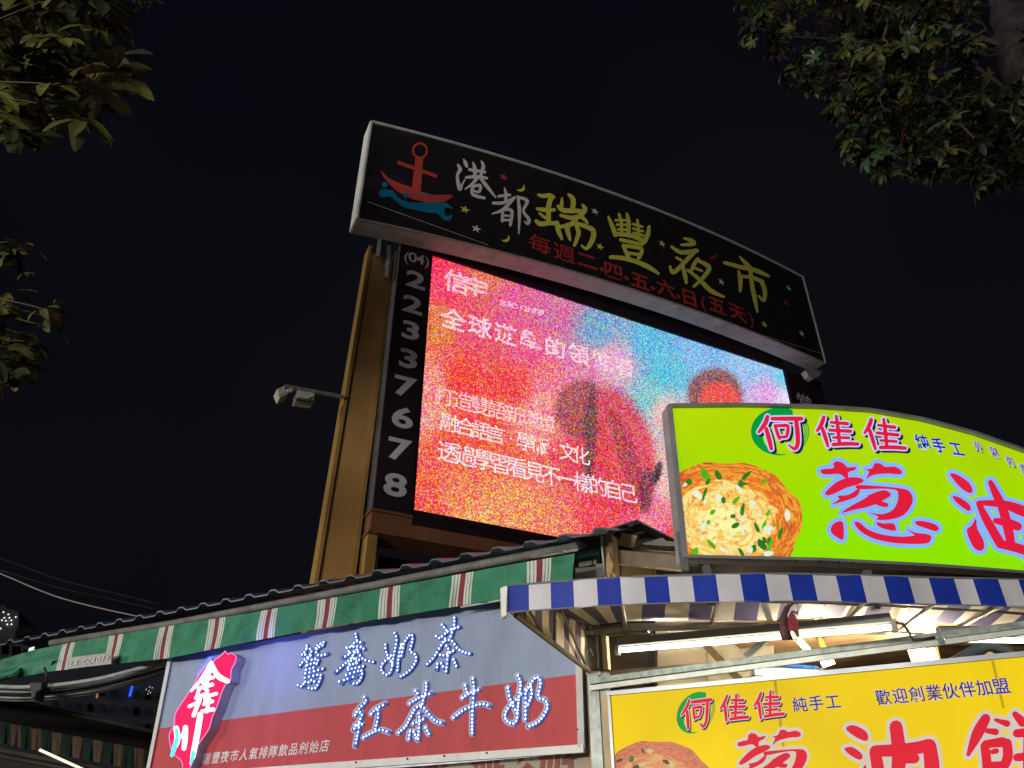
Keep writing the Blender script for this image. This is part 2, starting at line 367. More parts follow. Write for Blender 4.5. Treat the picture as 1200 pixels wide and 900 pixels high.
m = MB(); m.tube([f0[k] + zb(TQ[k]) + tn * .004 for k in range(15)], .018, 6); m.build('bottom_lip', pm('dirty_beige_lip', (.26, .24, .21, 1), .6, 0, .3, 6), ts)
for a, b in (((430, 236), (572, 287)), ((853, 380), (962, 414))):
    sm = MB(); sm.tube([T(a[0] + (b[0] - a[0]) * k / 8, a[1] + (b[1] - a[1]) * k / 8, .006) for k in range(9)], .004, 5); sm.build('seam', M['trim'], ts)
lp = MB(); lp.solid([T(944, 434, -.2), T(948, 441, -.2), T(953, 444, -.2), T(960, 441, -.2), T(963, 436, -.2), T(958, 433, -.2)], -T.n * .12); lp.build('drain_hood', M['beige_sheet'], ts)
C1 = (430, 155, 6.0)
an = MB()
strokes(an, T, C1, [[(373 + 49 * math.cos(a * .5236), 128 + 50 * math.sin(a * .5236), 7.5) for a in range(13)]], off=.004)
blobs(an, T, C1, [[(343, 165), (397, 178), (377, 420), (316, 395)], [(218, 198), (493, 297), (490, 322), (214, 224)]], smooth=0, off=.005)
blobs(an, T, C1, [[(95, 262), (150, 320), (230, 358), (318, 388), (378, 415), (470, 440), (600, 440), (570, 475), (500, 497), (400, 488), (310, 465), (220, 420), (150, 355), (115, 310)]], off=.006)
an.build('anchor', M['p_red'], ts)
wv = MB()
blobs(wv, T, C1, [[(85, 420), (110, 400), (150, 405), (185, 412), (230, 465), (290, 490), (350, 495), (430, 492), (500, 500), (560, 495), (605, 540), (572, 530), (545, 540), (548, 578), (570, 590), (600, 575), (590, 615), (545, 620), (500, 575), (430, 565), (350, 548), (260, 525), (200, 480), (165, 450), (120, 460), (90, 445)]], off=.007)
for x, y, r in ((125, 368, 19), (272, 442, 20), (425, 440, 13), (495, 470, 11), (157, 347, 9), (360, 440, 9)): blobs(wv, T, C1, [[(x + r * math.cos(a), y + r * math.sin(a)) for a in (0, 1.05, 2.1, 3.14, 4.2, 5.2)]], off=.008)
wv.build('waves', M['p_blue'], ts)
CH = {}
CH['港'] = (C1, [[(680, 190, 4), (692, 215, 13), (702, 240, 9)], [(640, 228, 7), (655, 262, 13), (636, 300, 9), (640, 350, 12), (655, 402, 12), (668, 370, 6), (688, 335, 4)],
  [(745, 212, 5), (757, 250, 13), (760, 320, 10)], [(805, 203, 5), (818, 240, 12), (798, 312, 9)], [(722, 262, 10), (830, 280, 9)], [(698, 318, 9), (770, 312, 11), (842, 322, 9)],
  [(775, 320, 11), (742, 362, 10), (690, 400, 4)], [(798, 322, 10), (842, 378, 12), (905, 457, 5)], [(745, 380, 9), (795, 375, 11), (790, 418, 9), (752, 412, 7)], [(745, 380, 10), (740, 430, 11), (775, 450, 11), (825, 462, 9)]])
CH['都'] = (C1, [[(968, 393, 5), (978, 440, 12), (972, 492, 10)], [(925, 450, 9), (1005, 440, 9)], [(890, 498, 11), (960, 495, 10), (1032, 462, 8)], [(1038, 458, 9), (960, 542, 12), (880, 573, 4)],
  [(955, 545, 9), (952, 622, 11)], [(955, 545, 9), (1018, 552, 11), (1008, 652, 10)], [(960, 585, 7), (1010, 588, 7)], [(958, 617, 8), (1010, 617, 8)],
  [(1060, 455, 8), (1127, 482, 12), (1100, 552, 9), (1137, 610, 12), (1132, 642, 10), (1108, 628, 4)], [(1062, 450, 8), (1072, 560, 12), (1068, 712, 4)]])
C2 = (600, 215, 7.5)
CH['瑞'] = (C2, [[(230, 98, 8), (270, 110, 15), (330, 105, 18), (362, 120, 16)], [(348, 115, 19), (322, 200, 20), (322, 340, 19)], [(222, 222, 11), (290, 232, 17), (372, 232, 12)], [(242, 262, 8), (295, 305, 10)],
  [(212, 330, 13), (250, 355, 19), (330, 348, 17), (400, 350, 14)], [(395, 345, 17), (410, 420, 19), (440, 490, 8)], [(440, 130, 7), (436, 190, 16)], [(497, 95, 9), (538, 145, 20), (530, 245, 17)],
  [(405, 200, 12), (450, 235, 19), (550, 240, 18), (635, 245, 14)], [(620, 190, 9), (642, 225, 18), (620, 265, 17), (575, 290, 10)], [(428, 280, 10), (520, 302, 17), (605, 292, 16), (662, 345, 9)],
  [(565, 320, 15), (500, 368, 18), (418, 378, 10)], [(480, 365, 16), (490, 420, 19), (510, 495, 9)], [(570, 385, 15), (585, 440, 17), (550, 542, 12)],
  [(430, 380, 12), (560, 355, 15), (690, 395, 19), (718, 440, 20), (700, 510, 20), (655, 572, 13), (612, 545, 6)]])
C3b = (680, 200, 4.0)
CH['豐'] = (C3b, [[(132, 216, 4), (150, 260, 9), (165, 300, 10)], [(165, 296, 8), (240, 305, 9), (303, 332, 9)], [(322, 262, 6), (316, 300, 10), (300, 335, 9)], [(218, 202, 5), (226, 240, 9), (226, 305, 8)],
  [(182, 204, 5), (192, 240, 6), (195, 295, 6)], [(166, 232, 4.5), (211, 232, 4.5)], [(172, 253, 4.5), (212, 254, 4.5)], [(178, 275, 4.5), (214, 277, 4.5)],
  [(268, 232, 5), (272, 270, 6), (275, 318, 6)], [(246, 250, 4.5), (292, 263, 4.5)], [(248, 271, 4.5), (294, 284, 4.5)], [(250, 291, 4.5), (296, 304, 4.5)],
  [(190, 324, 7), (290, 346, 7)], [(202, 350, 7), (214, 380, 8), (226, 405, 8)], [(204, 352, 7), (286, 366, 8), (274, 410, 8)], [(220, 385, 6), (274, 393, 6)], [(142, 405, 7), (200, 410, 9), (265, 428, 9), (320, 452, 10), (366, 482, 5)]])
C3 = (750, 255, 5.4545)
CH['夜'] = (C3, [[(282, 132, 5), (330, 148, 12), (342, 168, 12), (265, 174, 6)], [(202, 186, 7), (265, 222, 12), (362, 212, 13)], [(352, 212, 13), (290, 280, 12), (215, 350, 12), (192, 312, 6)], [(232, 255, 6), (262, 272, 8)], [(276, 320, 10), (288, 370, 12), (296, 418, 6)],
  [(370, 262, 8), (345, 300, 11), (326, 345, 8)], [(366, 272, 9), (440, 315, 13), (415, 370, 12), (345, 440, 7)], [(338, 318, 6), (395, 340, 7)], [(305, 335, 7), (380, 395, 11), (450, 465, 13), (536, 506, 6)]])
CH['市'] = (C3, [[(638, 252, 5), (675, 290, 11), (706, 322, 11)], [(540, 288, 9), (640, 315, 12), (740, 338, 13), (822, 374, 8)], [(630, 342, 6), (642, 400, 13), (640, 470, 7)], [(640, 374, 8), (720, 383, 10), (780, 410, 12)],
  [(778, 408, 12), (798, 470, 12), (792, 530, 9), (758, 500, 4)], [(705, 325, 11), (716, 430, 12), (734, 520, 12), (750, 602, 5)]])
for k, (ch, mt) in enumerate(zip('港都瑞豐夜市', ('p_white', 'p_white') + ('p_yellow',) * 4)):
    t = MB(); strokes(t, T, CH[ch][0], CH[ch][1], off=.005, grow=CH[ch][0][2] * (.12 if k < 2 else .34)); t.build('character', M[mt], ts)
t = MB()
for ch, x, y, e in (('每', 632.7, 286.5, .385), ('週', 661, 296.5, .39), ('二', 688, 305.5, .37), ('.', 705, 315.5, .5), ('四', 718.5, 317.5, .375), ('.', 734, 326, .5), ('五', 750, 329.5, .375), ('.', 765, 337.5, .5), ('六', 780, 338, .375), ('.', 794.5, 347.5, .5), ('日', 807.5, 348.5, .38), ('(', 824, 353.5, .40), ('五', 840, 358, .39), ('天', 864, 366, .39), (')', 879.5, 372, .40)):
    char(t, T, ch, x, y, e, ws=1.05, bold={'(': .004, ')': .004, '每': .008, '週': .006, '四': .018}.get(ch, .024), off=.005, dz=.32 * e if ch == '.' else 0)
t.build('schedule_lettering', M['p_red2'], ts)
def star(px, py, r, mat):
    P, tt, n = T.frame(px, py); v = [P + n * .006 + tt * (math.sin(a * math.pi / 5 + .15) * (r if a % 2 == 0 else r * .4)) + Vector((0, 0, 1)) * (math.cos(a * math.pi / 5 + .15) * (r if a % 2 == 0 else r * .4)) for a in range(10)]
    s_ = MB(); s_.add(v, [tuple(range(10))]); s_.build('star', M[mat], ts)
for x, y, mt in ((590, 208, 'p_red'), (544.7, 245.8, 'p_yellow'), (558, 268.3, 'p_white'), (697, 248, 'p_white'), (703, 289.3, 'p_yellow'), (775.7, 285.8, 'p_yellow'), (845, 330.5, 'p_white'), (924.2, 337.9, 'p_white'), (921.4, 355.3, 'p_red2'), (895.4, 380.2, 'p_yellow'), (939.2, 391, 'p_white')):
    star(x, y, .085, mt)
for cr_, x, y, mt in ((C1, 1085, 393, 'p_yellow'), (C1, 978, 748, 'p_yellow'), (C3, 468, 246, 'p_red2')):
    k = 1 if cr_ is C1 else .8
    t = MB(); blobs(t, T, cr_, [[(x + 18 * k, y - 26 * k), (x + 26 * k, y), (x + 14 * k, y + 20 * k), (x - 10 * k, y + 24 * k), (x - 32 * k, y + 10 * k), (x - 8 * k, y + 8 * k), (x + 12 * k, y - 6 * k)]], off=.006); t.build('moon', M[mt], ts)
Bm = B.off(-.12)
for x0, y0, x1, y1 in ((445.5, 284, 443, 302), (456.5, 287, 453, 327)):
    br = MB(); br.bar(Bm(x0, y0) + Vector((0, 0, .25)), Bm(x1, y1), .09, .06); br.build('bracket', M['galv'], ts)
# ---- supporting steel
W_ = B.off(-.3)
po = thing('steel_post', W_.uz(-1.2, 0), 'mustard yellow steel H-section post, tall beside the phone number panel', 'post')
def down(p, q, z=0):                            # extend line q->p to height z
    d = (p - q); return p + d * ((z - p.z) / d.z)
tl, bl, tr_, br_ = W_(434.5, 296), W_(371.5, 683), W_(459.5, 304), W_(411, 683)
bl0, br0 = down(bl, tl), down(br_, tr_)
m = MB(); m.solid([tl, tr_, br0, bl0], -W_.n * .02); m.build('web', pm('tan_steel_web', (.46, .26, .095, 1), .5, 0, .18, 2, .08, dirt=(.16, .08, .035, 1), stretch=(1, 1, .3)), po)
m = MB(); m.solid([tl + W_.n * .05 + Vector((0, 0, .1)), bl0 + W_.n * .05, bl0 - W_.n * .2, tl - W_.n * .2 + Vector((0, 0, .1))], -W_.t * .045); m.build('flange', M['steel_yellow'], po)
m = MB(); m.solid([tr_ + W_.n * .05, br0 + W_.n * .05, br0 - W_.n * .2, tr_ - W_.n * .2], W_.t * .035); m.build('flange', M['steel_yellow'], po)
bm = thing('steel_beam', B.uz(3, 5), 'brown steel beam running under the LED screen, on a short yellow leg', 'beam')
m = MB(); pbox(m, B, -.54, 7.4, 5.07, 5.30, .0, -.42); pbox(m, B, -.56, 7.4, 5.305, 5.335, .03, -.45); pbox(m, B, -.56, 7.4, 5.035, 5.065, .02, -.45); m.build('girder', M['steel_brown'], bm)
m = MB(); m.solid([B.uz(-.54, 5.03, -.06), B.uz(-.42, 5.03, -.06), B.uz(-.42, 0, -.06), B.uz(-.54, 0, -.06)], -B.n * .3); m.build('leg', M['steel_yellow'], bm)
m = MB(); pbox(m, B, -.2, 7.2, 3.2, 5.02, -.7, -.74)  # dark brown sheet put here for the shade under the beam
tag(m.build('shade_plate', pm('dark_brown_plate', (.03, .018, .012, 1), .6, 0, .3, 2)), 'dark brown plate standing in for the shade below the brown beam', 'panel')
fl = thing('floodlight_arm', W_(400, 463), 'grey arm with two pale floodlights sticking out from the mustard post', 'floodlight')
Wf = B.off(-.2)
m = MB(); m.bar(Wf(333.5, 452.5), Wf(403, 465.5), .04, .042); m.build('arm', M['galv'], fl)
FLH = pm('pale_lamp_housing', (.62, .58, .5, 1), .5, 0, .15, 9)
m = MB(); m.solid([Wf(324, 456), Wf(333, 452), Wf(337, 462), Wf(328, 466)], -Wf.n * .2); m.bar(Wf(336, 459), Wf(343, 457), .05, .05); o = m.build('floodlight', FLH, fl, bevel=.01)
m = MB(); m.solid([Wf(326, 463), Wf(328, 466.5), Wf(337, 462.5), Wf(335.5, 459)], Wf.n * .02); m.build('lens', pm('lamp_glass', (.4, .4, .38, 1), .15, 0, .1, 5), o)
m = MB(); m.solid([Wf(348.5, 456.5), Wf(369, 459), Wf(368.5, 470), Wf(347, 467.5)], -Wf.n * .22); m.bar(Wf(352, 455.5), Wf(352, 458), .03, .03); m.bar(Wf(365, 457), Wf(365, 460), .03, .03); o = m.build('floodlight', FLH, fl, bevel=.012)
m = MB(); m.solid([Wf(347, 467.8), Wf(368.5, 470.3), Wf(367, 472.3), Wf(346.5, 469.6)], Wf.n * .05); m.solid([Wf(350, 465.5, .004), Wf(358, 468, .004), Wf(368, 464.5, .004), Wf(367, 467, .004), Wf(358, 469, .004)], Wf.n * .01, 0); m.build('lens', pm('dark_lamp_glass', (.12, .11, .09, 1), .2, 0, .1, 5), o)

# ================================================================ DRINKS STALL
ds = thing('drinks_sign', F.uz(-1.6, 2.1), 'blue and red drinks sign with characters of blue-white bulbs under the green awning', 'sign')
sg = [F(175, 900), F(684, 873.5), F(676.5, 683), F(201, 770)]
sg[0] = sg[0] + (sg[0] - sg[3]) * .02
sg[0] = F.uz((sg[0] - F.P).dot(F.t) - .005, 2.10)
m = MB(); m.solid([p - F.n * .002 for p in sg], -F.n * .08); fp = m.build('sign_board', pm('pale_blue_sign_film', S(146, 160, 188), .6, 0, .07, 1.5, .05, dirt=S(112, 122, 142), damt=.45, stretch=(2.2, 2.2, .5), spec=.14), ds)
dl, dr = F(184, 854), F(684, 789.3)
m = MB(); m.quad(*[p + F.n * .001 for p in (sg[0], sg[1], dr, dl)]); m.build('red_band', pm('red_sign_film', S(188, 82, 88), .65, 0, .1, 1.5, .05, dirt=S(142, 60, 66), damt=.5, stretch=(2.2, 2.2, .5), spec=.14), ds)
m = MB(); m.bar(F(172, 913, .008), F(685, 877.3, .008), .03, .035); m.bar(F(681, 877, .008), F(675.5, 690, .008), .03, .03); m.bar(F(173, 908, .008), F(200, 770, .008), .03, .022)
m.build('frame', M['white_paint'], ds)
for x, y in ((418, 893.6), (478, 889.3), (521, 886), (571, 882.5), (677.5, 855)): m = MB(); m.tube([F(x, y, .02), F(x, y, .02) + F.n * .01], .005, 6); m.build('screw', M['dark_panel'], ds)
CA, CB_, CC, CD = (340, 710, 8.571), (435, 710, 8.571), (400, 785, 8.571), (520, 780, 8.571)
LED = [('鴛', CA, [[(165, 400), (150, 455), (115, 490)], [(165, 425), (210, 440), (200, 490), (140, 545), (90, 605)], [(150, 490), (185, 522)], [(335, 365), (270, 400), (252, 445)], [(325, 395), (268, 430), (262, 482), (310, 497), (370, 480)], [(205, 500), (165, 560), (150, 690)], [(215, 540), (275, 535), (262, 585)], [(170, 592), (240, 572)], [(160, 640), (232, 620)], [(150, 680), (325, 630)], [(145, 722), (290, 690), (302, 722), (270, 800), (235, 830), (165, 820)], [(75, 795), (108, 806), (132, 783)], [(150, 762), (190, 768)], [(210, 745), (245, 760)]]),
 ('鴦', CA, [[(655, 280), (668, 345)], [(620, 400), (660, 355), (720, 370)], [(565, 415), (690, 408), (738, 432)], [(568, 425), (590, 480), (525, 520)], [(600, 470), (690, 440)], [(668, 440), (595, 540), (530, 595), (450, 670)], [(680, 465), (732, 532), (830, 562)], [(642, 530), (600, 562), (572, 640)], [(620, 522), (692, 542), (640, 572)], [(600, 592), (680, 572)], [(580, 640), (730, 605)], [(560, 692), (700, 650), (722, 672), (700, 742), (660, 780), (605, 770)], [(490, 760), (515, 778)], [(540, 745), (600, 722)], [(630, 712), (662, 712)]]),
 ('奶', CB_, [[(140, 388), (150, 470), (200, 560), (218, 600)], [(232, 272), (252, 330), (238, 430), (215, 540), (200, 640), (160, 690), (110, 662), (98, 605), (140, 550), (218, 480)], [(300, 388), (272, 530), (262, 652)], [(302, 410), (370, 308), (407, 290), (412, 350), (388, 452), (432, 480), (450, 540), (400, 630), (340, 680), (285, 712)], [(325, 385), (302, 500)]]),
 ('茶', CB_, [[(708, 188), (752, 242)], [(832, 118), (830, 190), (795, 312)], [(650, 303), (690, 320), (782, 245), (882, 210)], [(740, 330), (690, 412), (622, 520), (555, 590)], [(742, 350), (802, 345), (870, 430), (932, 465), (990, 480)], [(752, 400), (772, 430), (760, 560), (750, 660)], [(690, 490), (740, 492), (822, 450)], [(662, 580), (655, 640)], [(702, 575), (732, 632)], [(825, 538), (852, 602)]]),
 ('红', CC, [[(230, 272), (242, 320), (180, 385), (138, 452)], [(150, 420), (206, 440), (170, 530), (122, 602)], [(140, 555), (206, 545)], [(190, 490), (162, 650), (138, 762)], [(300, 440), (350, 388), (442, 340)], [(365, 402), (366, 480), (338, 602)], [(222, 678), (330, 620), (402, 602), (482, 627)]]),
 ('茶', CC, [[(742, 208), (778, 252)], [(850, 133), (850, 200), (820, 300), (812, 348)], [(685, 335), (740, 300), (830, 255), (907, 235)], [(790, 355), (740, 390), (690, 480), (640, 570), (572, 632)], [(760, 370), (822, 375), (890, 460), (950, 515), (1018, 532)], [(775, 435), (782, 500), (775, 610), (770, 702)], [(718, 537), (770, 520), (837, 485)], [(687, 618), (675, 692)], [(725, 620), (752, 682)], [(845, 578), (877, 642)]]),
 ('牛', CD, [[(212, 198), (237, 282)], [(188, 322), (270, 270), (352, 240)], [(290, 128), (300, 230), (290, 400), (285, 560), (285, 682)], [(98, 522), (190, 450), (300, 402), (400, 385), (462, 407)]]),
 ('奶', CD, [[(643, 223), (665, 330), (720, 450), (747, 492)], [(743, 98), (772, 180), (760, 270), (745, 400), (735, 530), (700, 580), (640, 560), (613, 500), (650, 420), (792, 268)], [(820, 240), (820, 400), (820, 542)], [(830, 250), (900, 140), (940, 118), (972, 170), (950, 312), (1022, 350), (1037, 430), (980, 530), (920, 580), (848, 612)], [(872, 210), (882, 290), (840, 402)]])]
LB = em('letter_body_blue', (.07, .15, .58, 1), .75, .5, 60); LH = pm('letter_halo_film', S(172, 182, 205), .4, 0, .06, 10); BL = em('bulb_white_blue', (.78, .92, 1, 1), 2.4, .3, 90); BLb = em('bulb_blue', (.06, .15, .9, 1), 1.2, .3, 60)
def nrm(p): return F.n
for k, (ch, cp, ss) in enumerate(LED):
    t = MB()
    if k >= 4: strokes(t, F, cp, ss, r=33, off=.003, step=.0001)
    else: strokes(t, F, cp, ss, r=24, off=.003, step=.0001)
    root = t.build('led_character', LH if k >= 4 else pm('letter_halo_pale', S(140, 160, 195), .4, 0, .06, 10), ds)
    t = MB(); strokes(t, F, cp, ss, r=19, off=.012, step=.0001, shift=(2, 2)); t.build('letter_body', LB, root)
    t = MB(); tb = MB()
    for st in ss:
        q = cr([(a, b) for a, b in st], 12) if len(st) > 2 else [(st[0][0] + (st[1][0] - st[0][0]) * i / 12, st[0][1] + (st[1][1] - st[0][1]) * i / 12) for i in range(13)]
        acc, last = 1e9, None; cnt = 0
        for p in q:
            if last: acc += math.hypot(p[0] - last[0], p[1] - last[1])
            last = p
            if acc >= 33:
                acc = 0; cnt += 1; c = F(cp[0] + p[0] / cp[2], cp[1] + p[1] / cp[2], .016)
                r = .0064; tgt = t
                rim = [c + F.t * (r * math.cos(a * 1.0472)) + Vector((0, 0, r * math.sin(a * 1.0472))) for a in range(6)]
                tgt.add(rim + [c + F.n * .007], [(i, (i + 1) % 6, 6) for i in range(6)])
                c2 = c - Vector((0, 0, .0085)) - F.n * .001; r = .0055
                rim = [c2 + F.t * (r * math.cos(a * 1.0472)) + Vector((0, 0, r * .8 * math.sin(a * 1.0472))) for a in range(6)]
                tb.add(rim + [c2 + F.n * .003], [(i, (i + 1) % 6, 6) for i in range(6)])
    t.build('bulbs', BL, root); tb.build('bulb_sockets', BLb, root)
# island shaped light box
CL = (170, 750, 5.6)
OUT = [(525, 72), (545, 93), (562, 86), (598, 110), (584, 160), (566, 195), (558, 265), (532, 285), (500, 350), (470, 440), (440, 510), (415, 590), (340, 700), (326, 760), (298, 830), (288, 868), (270, 890), (245, 888), (241, 850), (246, 826), (235, 790), (200, 760), (178, 735), (160, 660), (162, 610), (190, 560), (197, 490), (230, 430), (270, 370), (310, 310), (345, 245), (400, 170), (442, 150), (460, 128), (500, 100)]
Lg = F.off(.075)
q = cr(OUT, 3, True); P3 = [Lg(CL[0] + x / CL[2], CL[1] + y / CL[2]) for x, y in q]
m = MB(); n = len(P3); vs = P3 + [p - F.n * .073 for p in P3]; m.add(vs, [(i, (i + 1) % n, (i + 1) % n + n, i + n) for i in range(n)] + [tuple(range(2 * n - 1, n - 1, -1))])
lb = m.build('logo_box', pm('grey_letter_return', (.5, .5, .54, 1), .5, 0, .15, 8), ds)
m = MB(); m.add([p + F.n * .001 for p in P3], [tuple(range(n))]); m.build('logo_face', em('hot_pink_face', (1, .003, .11, 1), 1, .03), lb)
m = MB(); strokes(m, Lg, CL, [[(a[0], a[1], 3) for a in OUT + OUT[:1]]], off=.002, step=0); m.build('logo_rim', em('pink_rim_light', (1, .25, .6, 1), 1.1), lb)
m = MB(); strokes(m, Lg, CL, grow=3.5, SS=[[(435, 150, 10), (375, 250, 10), (303, 335, 4)], [(440, 160, 8), (478, 235, 15), (542, 270, 12)], [(395, 220, 7), (442, 200, 7)], [(380, 262, 8), (447, 245, 8)], [(350, 318, 9), (442, 292, 9)], [(425, 205, 8), (395, 320, 9)], [(375, 275, 6), (388, 295, 6)],
  [(352, 330, 8), (338, 385, 9)], [(332, 380, 7), (402, 352, 8)], [(362, 385, 9), (318, 495, 10)], [(345, 410, 7), (290, 436, 8)], [(410, 330, 8), (395, 400, 9)], [(390, 375, 8), (467, 352, 8)], [(385, 422, 8), (442, 402, 8)], [(375, 468, 9), (447, 455, 10)], [(420, 385, 8), (405, 470, 8)],
  [(265, 575, 14), (262, 650, 15), (255, 712, 12)], [(232, 640, 5), (262, 590, 9)], [(362, 490, 16), (345, 600, 16), (322, 720, 15), (312, 770, 13)], [(205, 580, 15), (212, 650, 16), (200, 690, 15)]], off=.004, step=.0003)
m.build('lettering', em('white_logo_letter', (1, .93, 1, 1), 1.5), lb)
m = MB(); strokes(m, Lg, CL, [[(205, 660, 16), (188, 720, 16), (175, 758, 12)], [(318, 740, 14), (300, 812, 9)]], off=.011, step=.0003); strokes(m, Lg, CL, [[(205, 590, 12), (213, 640, 10)]], off=.011)
m.build('stroke_tips', em('cyan_logo_letter', (.12, .75, 1, 1), 1.2), lb)
m = MB(); m.tube([Lg(CL[0] + x / CL[2], CL[1] + y / CL[2], -.05) for x, y in ((432, 120), (395, 168), (350, 235))], .014, 6); m.build('blue_backlight', em('blue_backlight', (.05, .06, 1, 1), 6), lb)
pl1 = bpy.data.lights.new('logo_purple_wash', 'POINT'); pl1.energy = 2.6; pl1.color = (.22, .16, 1); pl1.shadow_soft_size = .04  # added blue point light in front of the sign, washing it purple
o = bpy.data.objects.new('logo_purple_wash', pl1); COL.objects.link(o); o.location = F(285, 765, .30)
t = MB(); line(t, F, '瑞豐夜市人氣排隊飲品創始店', (242.5, 889), (381, 873.7), .068, ws=1.0, bold=.008, off=.003, shear=.12); t.build('slogan_lettering', pm('white_lettering', (.66, .68, .7, 1), .4, 0, .05, 10), ds)
# under the sign
m = MB(); m.tube([F(395, 901, -.02), F(520, 891.5, -.02), F(650, 880.5, -.02)], .016, 8)
tag(m.build('lamp_tube', em('cool_tube', (.75, .88, 1, 1), .8, .5, 9), smooth=True), 'shiny pale tube along the bottom edge of the drinks sign', 'lamp tube')
m = MB(); m.solid([F(646, 876.5, .02), F(664, 880, .02), F(664.5, 885.5, .02), F(647, 884.5, .02)], -F.n * .05)
tag(m.build('clamp', pm('black_rubber', (.01, .01, .011, 1), .5), bevel=.004), 'small black clamp under the right end of the drinks sign', 'clamp')
mn = thing('menu_board', F.uz(-.5, 1.5, -.1), 'tan menu board with rust red characters below the drinks sign', 'menu board')
m = MB(); m.solid([F.uz(-2.2, 1.4, -.1), F.uz(-.06, 1.4, -.1), F.uz(-.06, 2.1, -.1), F.uz(-2.2, 2.1, -.1)], -F.n * .02); m.build('board', pm('tan_board', (.36, .30, .22, 1), .6, 0, .12, 3), mn)
t = MB(); Fm = F.off(-.1)
for ch, x, y in (('豆', 480, 912), ('漿', 515, 908), ('奶', 572, 904), ('茶', 618, 900), ('奶', 652, 897)): char(t, Fm, ch, x, y, .2, bold=.03, off=.003)
t.build('lettering', pm('rust_red_letter', (.22, .05, .03, 1), .5), mn)
m = MB(); m.bar(F(683.5, 790, -.02), F(690, 925, -.02), .05, .05); m.bar(F.uz(-.055, 1.95, -.02), F.uz(-.055, 0, -.02), .05, .05)
m = MB(); m.solid([F(684.5, 775, -.04), F(689.5, 775, -.04), F.uz(-.03, 0, -.04), F.uz(-.06, 0, -.04)], -F.n * .04)
tag(m.build('timber_strip', pm('pale_timber', (.35, .22, .11, 1), .6, 0, .3, 8, stretch=(1, 1, .15))), 'thin pale timber strip between the drinks sign and the grey post', 'timber')

# ---- green awning
topE = [(-90, 790), (0, 772), (33, 762), (100, 749.5), (300, 716.5), (360, 705.5), (560, 668.5), (672, 648.5)]
botE = [(-90, 815), (0, 799), (67, 786.5), (200, 771.5), (360, 739.5), (585, 703), (672, 689.5)]
STR = [78, 133, 193, 252, 314, 382, 457, 541, 631]
bnd = []
def halfw(c): return 7.5 + 6.5 * (c - 78) / 553
xs = [(-90, 0)]
for c in STR:
    h = halfw(c)
    for f, mi in ((-1, 1), (-.80, 0), (-.72, 1), (-.46, 0), (-.40, 1), (-.22, 2), (.28, 1), (.46, 0), (.52, 1), (.74, 0), (.82, 1), (.97, 0)): xs.append((c + f * h, mi))
xs.append((672, 0))
m = MB(); Fa = F.off(.07); rows = 5
fine = []
for (a, mi), (b, _) in zip(xs, xs[1:]):
    k = max(1, int((b - a) / 7))
    for i in range(k): fine.append((a + (b - a) * i / k, mi))
fine.append((672, 0))
grid = []
for x, mi in fine:
    colv = []
    for j in range(rows + 1):
        f = j / rows; xx = x - (2.0 + 8 * max(0, 1 - x / 560)) * (f - .4) + .8 * math.sin(x * .05 + f * 3)
        y = lerp(topE, x) + (lerp(botE, x) - lerp(topE, x)) * f
        wob = .012 * math.sin(x * .11 + f * 2.2) + .008 * math.sin(x * .31 + 1.3 * f)
        if x < 80: wob += .05 * math.sin((x * .35 + 60 * f) * .16) * min(1, (80 - x) / 60) + .02 * math.sin((x * 1.1 - 50 * f) * .2)
        colv.append(Fa(xx, y, .05 * f + wob * (.3 + f)))
    grid.append(colv)
for i in range(len(grid) - 1):
    for j in range(rows): m.quad(grid[i][j], grid[i + 1][j], grid[i + 1][j + 1], grid[i][j + 1], fine[i][1])
aw = thing('green_awning', F.uz(-2, 2.85, .1), 'long green cloth awning with red and white stripes above the drinks sign', 'awning')
GRN = pm('green_awning_cloth', (.040, .21, .12, 1), .6, 0, .25, 7, .12, dirt=(.012, .075, .045, 1), damt=.8); WHC = pm('white_awning_stripe', (.56, .58, .55, 1), .6, 0, .15, 8, .1); RDC = pm('red_awning_stripe', (.20, .035, .045, 1), .6, 0, .2, 8, .1)
awm = m.build('cloth', [GRN, WHC, RDC], aw, smooth=True)
m = MB(); m.tube([Fa(540, 711.5, .05), Fa(585, 703.8, .055), Fa(634, 695.5, .055)], .005, 6); m.build('hem_rod', M['trim'], aw)
m = MB(); m.solid([Fa(79, 784, .13), Fa(130, 778, .13), Fa(131, 764.5, .12), Fa(77.5, 771, .12)], -F.n * .008); tgp = m.build('cloth_label', pm('pale_cloth_label', (.40, .40, .38, 1), .7, 0, .2, 14), aw)
t = MB(); line(t, Fa.off(.134), 'LA CCRDII', (84, 777), (126, 771), .055, off=0, bold=.025); t.build('lettering', M['trim'], tgp)
m = MB(); m.solid([Fa(37, 757, .05), Fa(40.5, 756.5, .05), Fa(39.5, 763, .05), Fa(36, 763.5, .05)], -F.n * .01)
lx = em('white_light_panel', (.85, 1, .97, 1), 1.1)
# small lit sign
m = MB(); Pn = Pl(at_d(36, 762, 8.5), (.85, .5)); m.solid([Pn(32.5, 765.5), Pn(39.5, 763), Pn(40.5, 757.5), Pn(34, 759.5)], -Pn.n * .05)
tag(m.build('lit_panel', lx), 'tiny white lit panel poking above the green awning beside the grey building', 'lit panel')

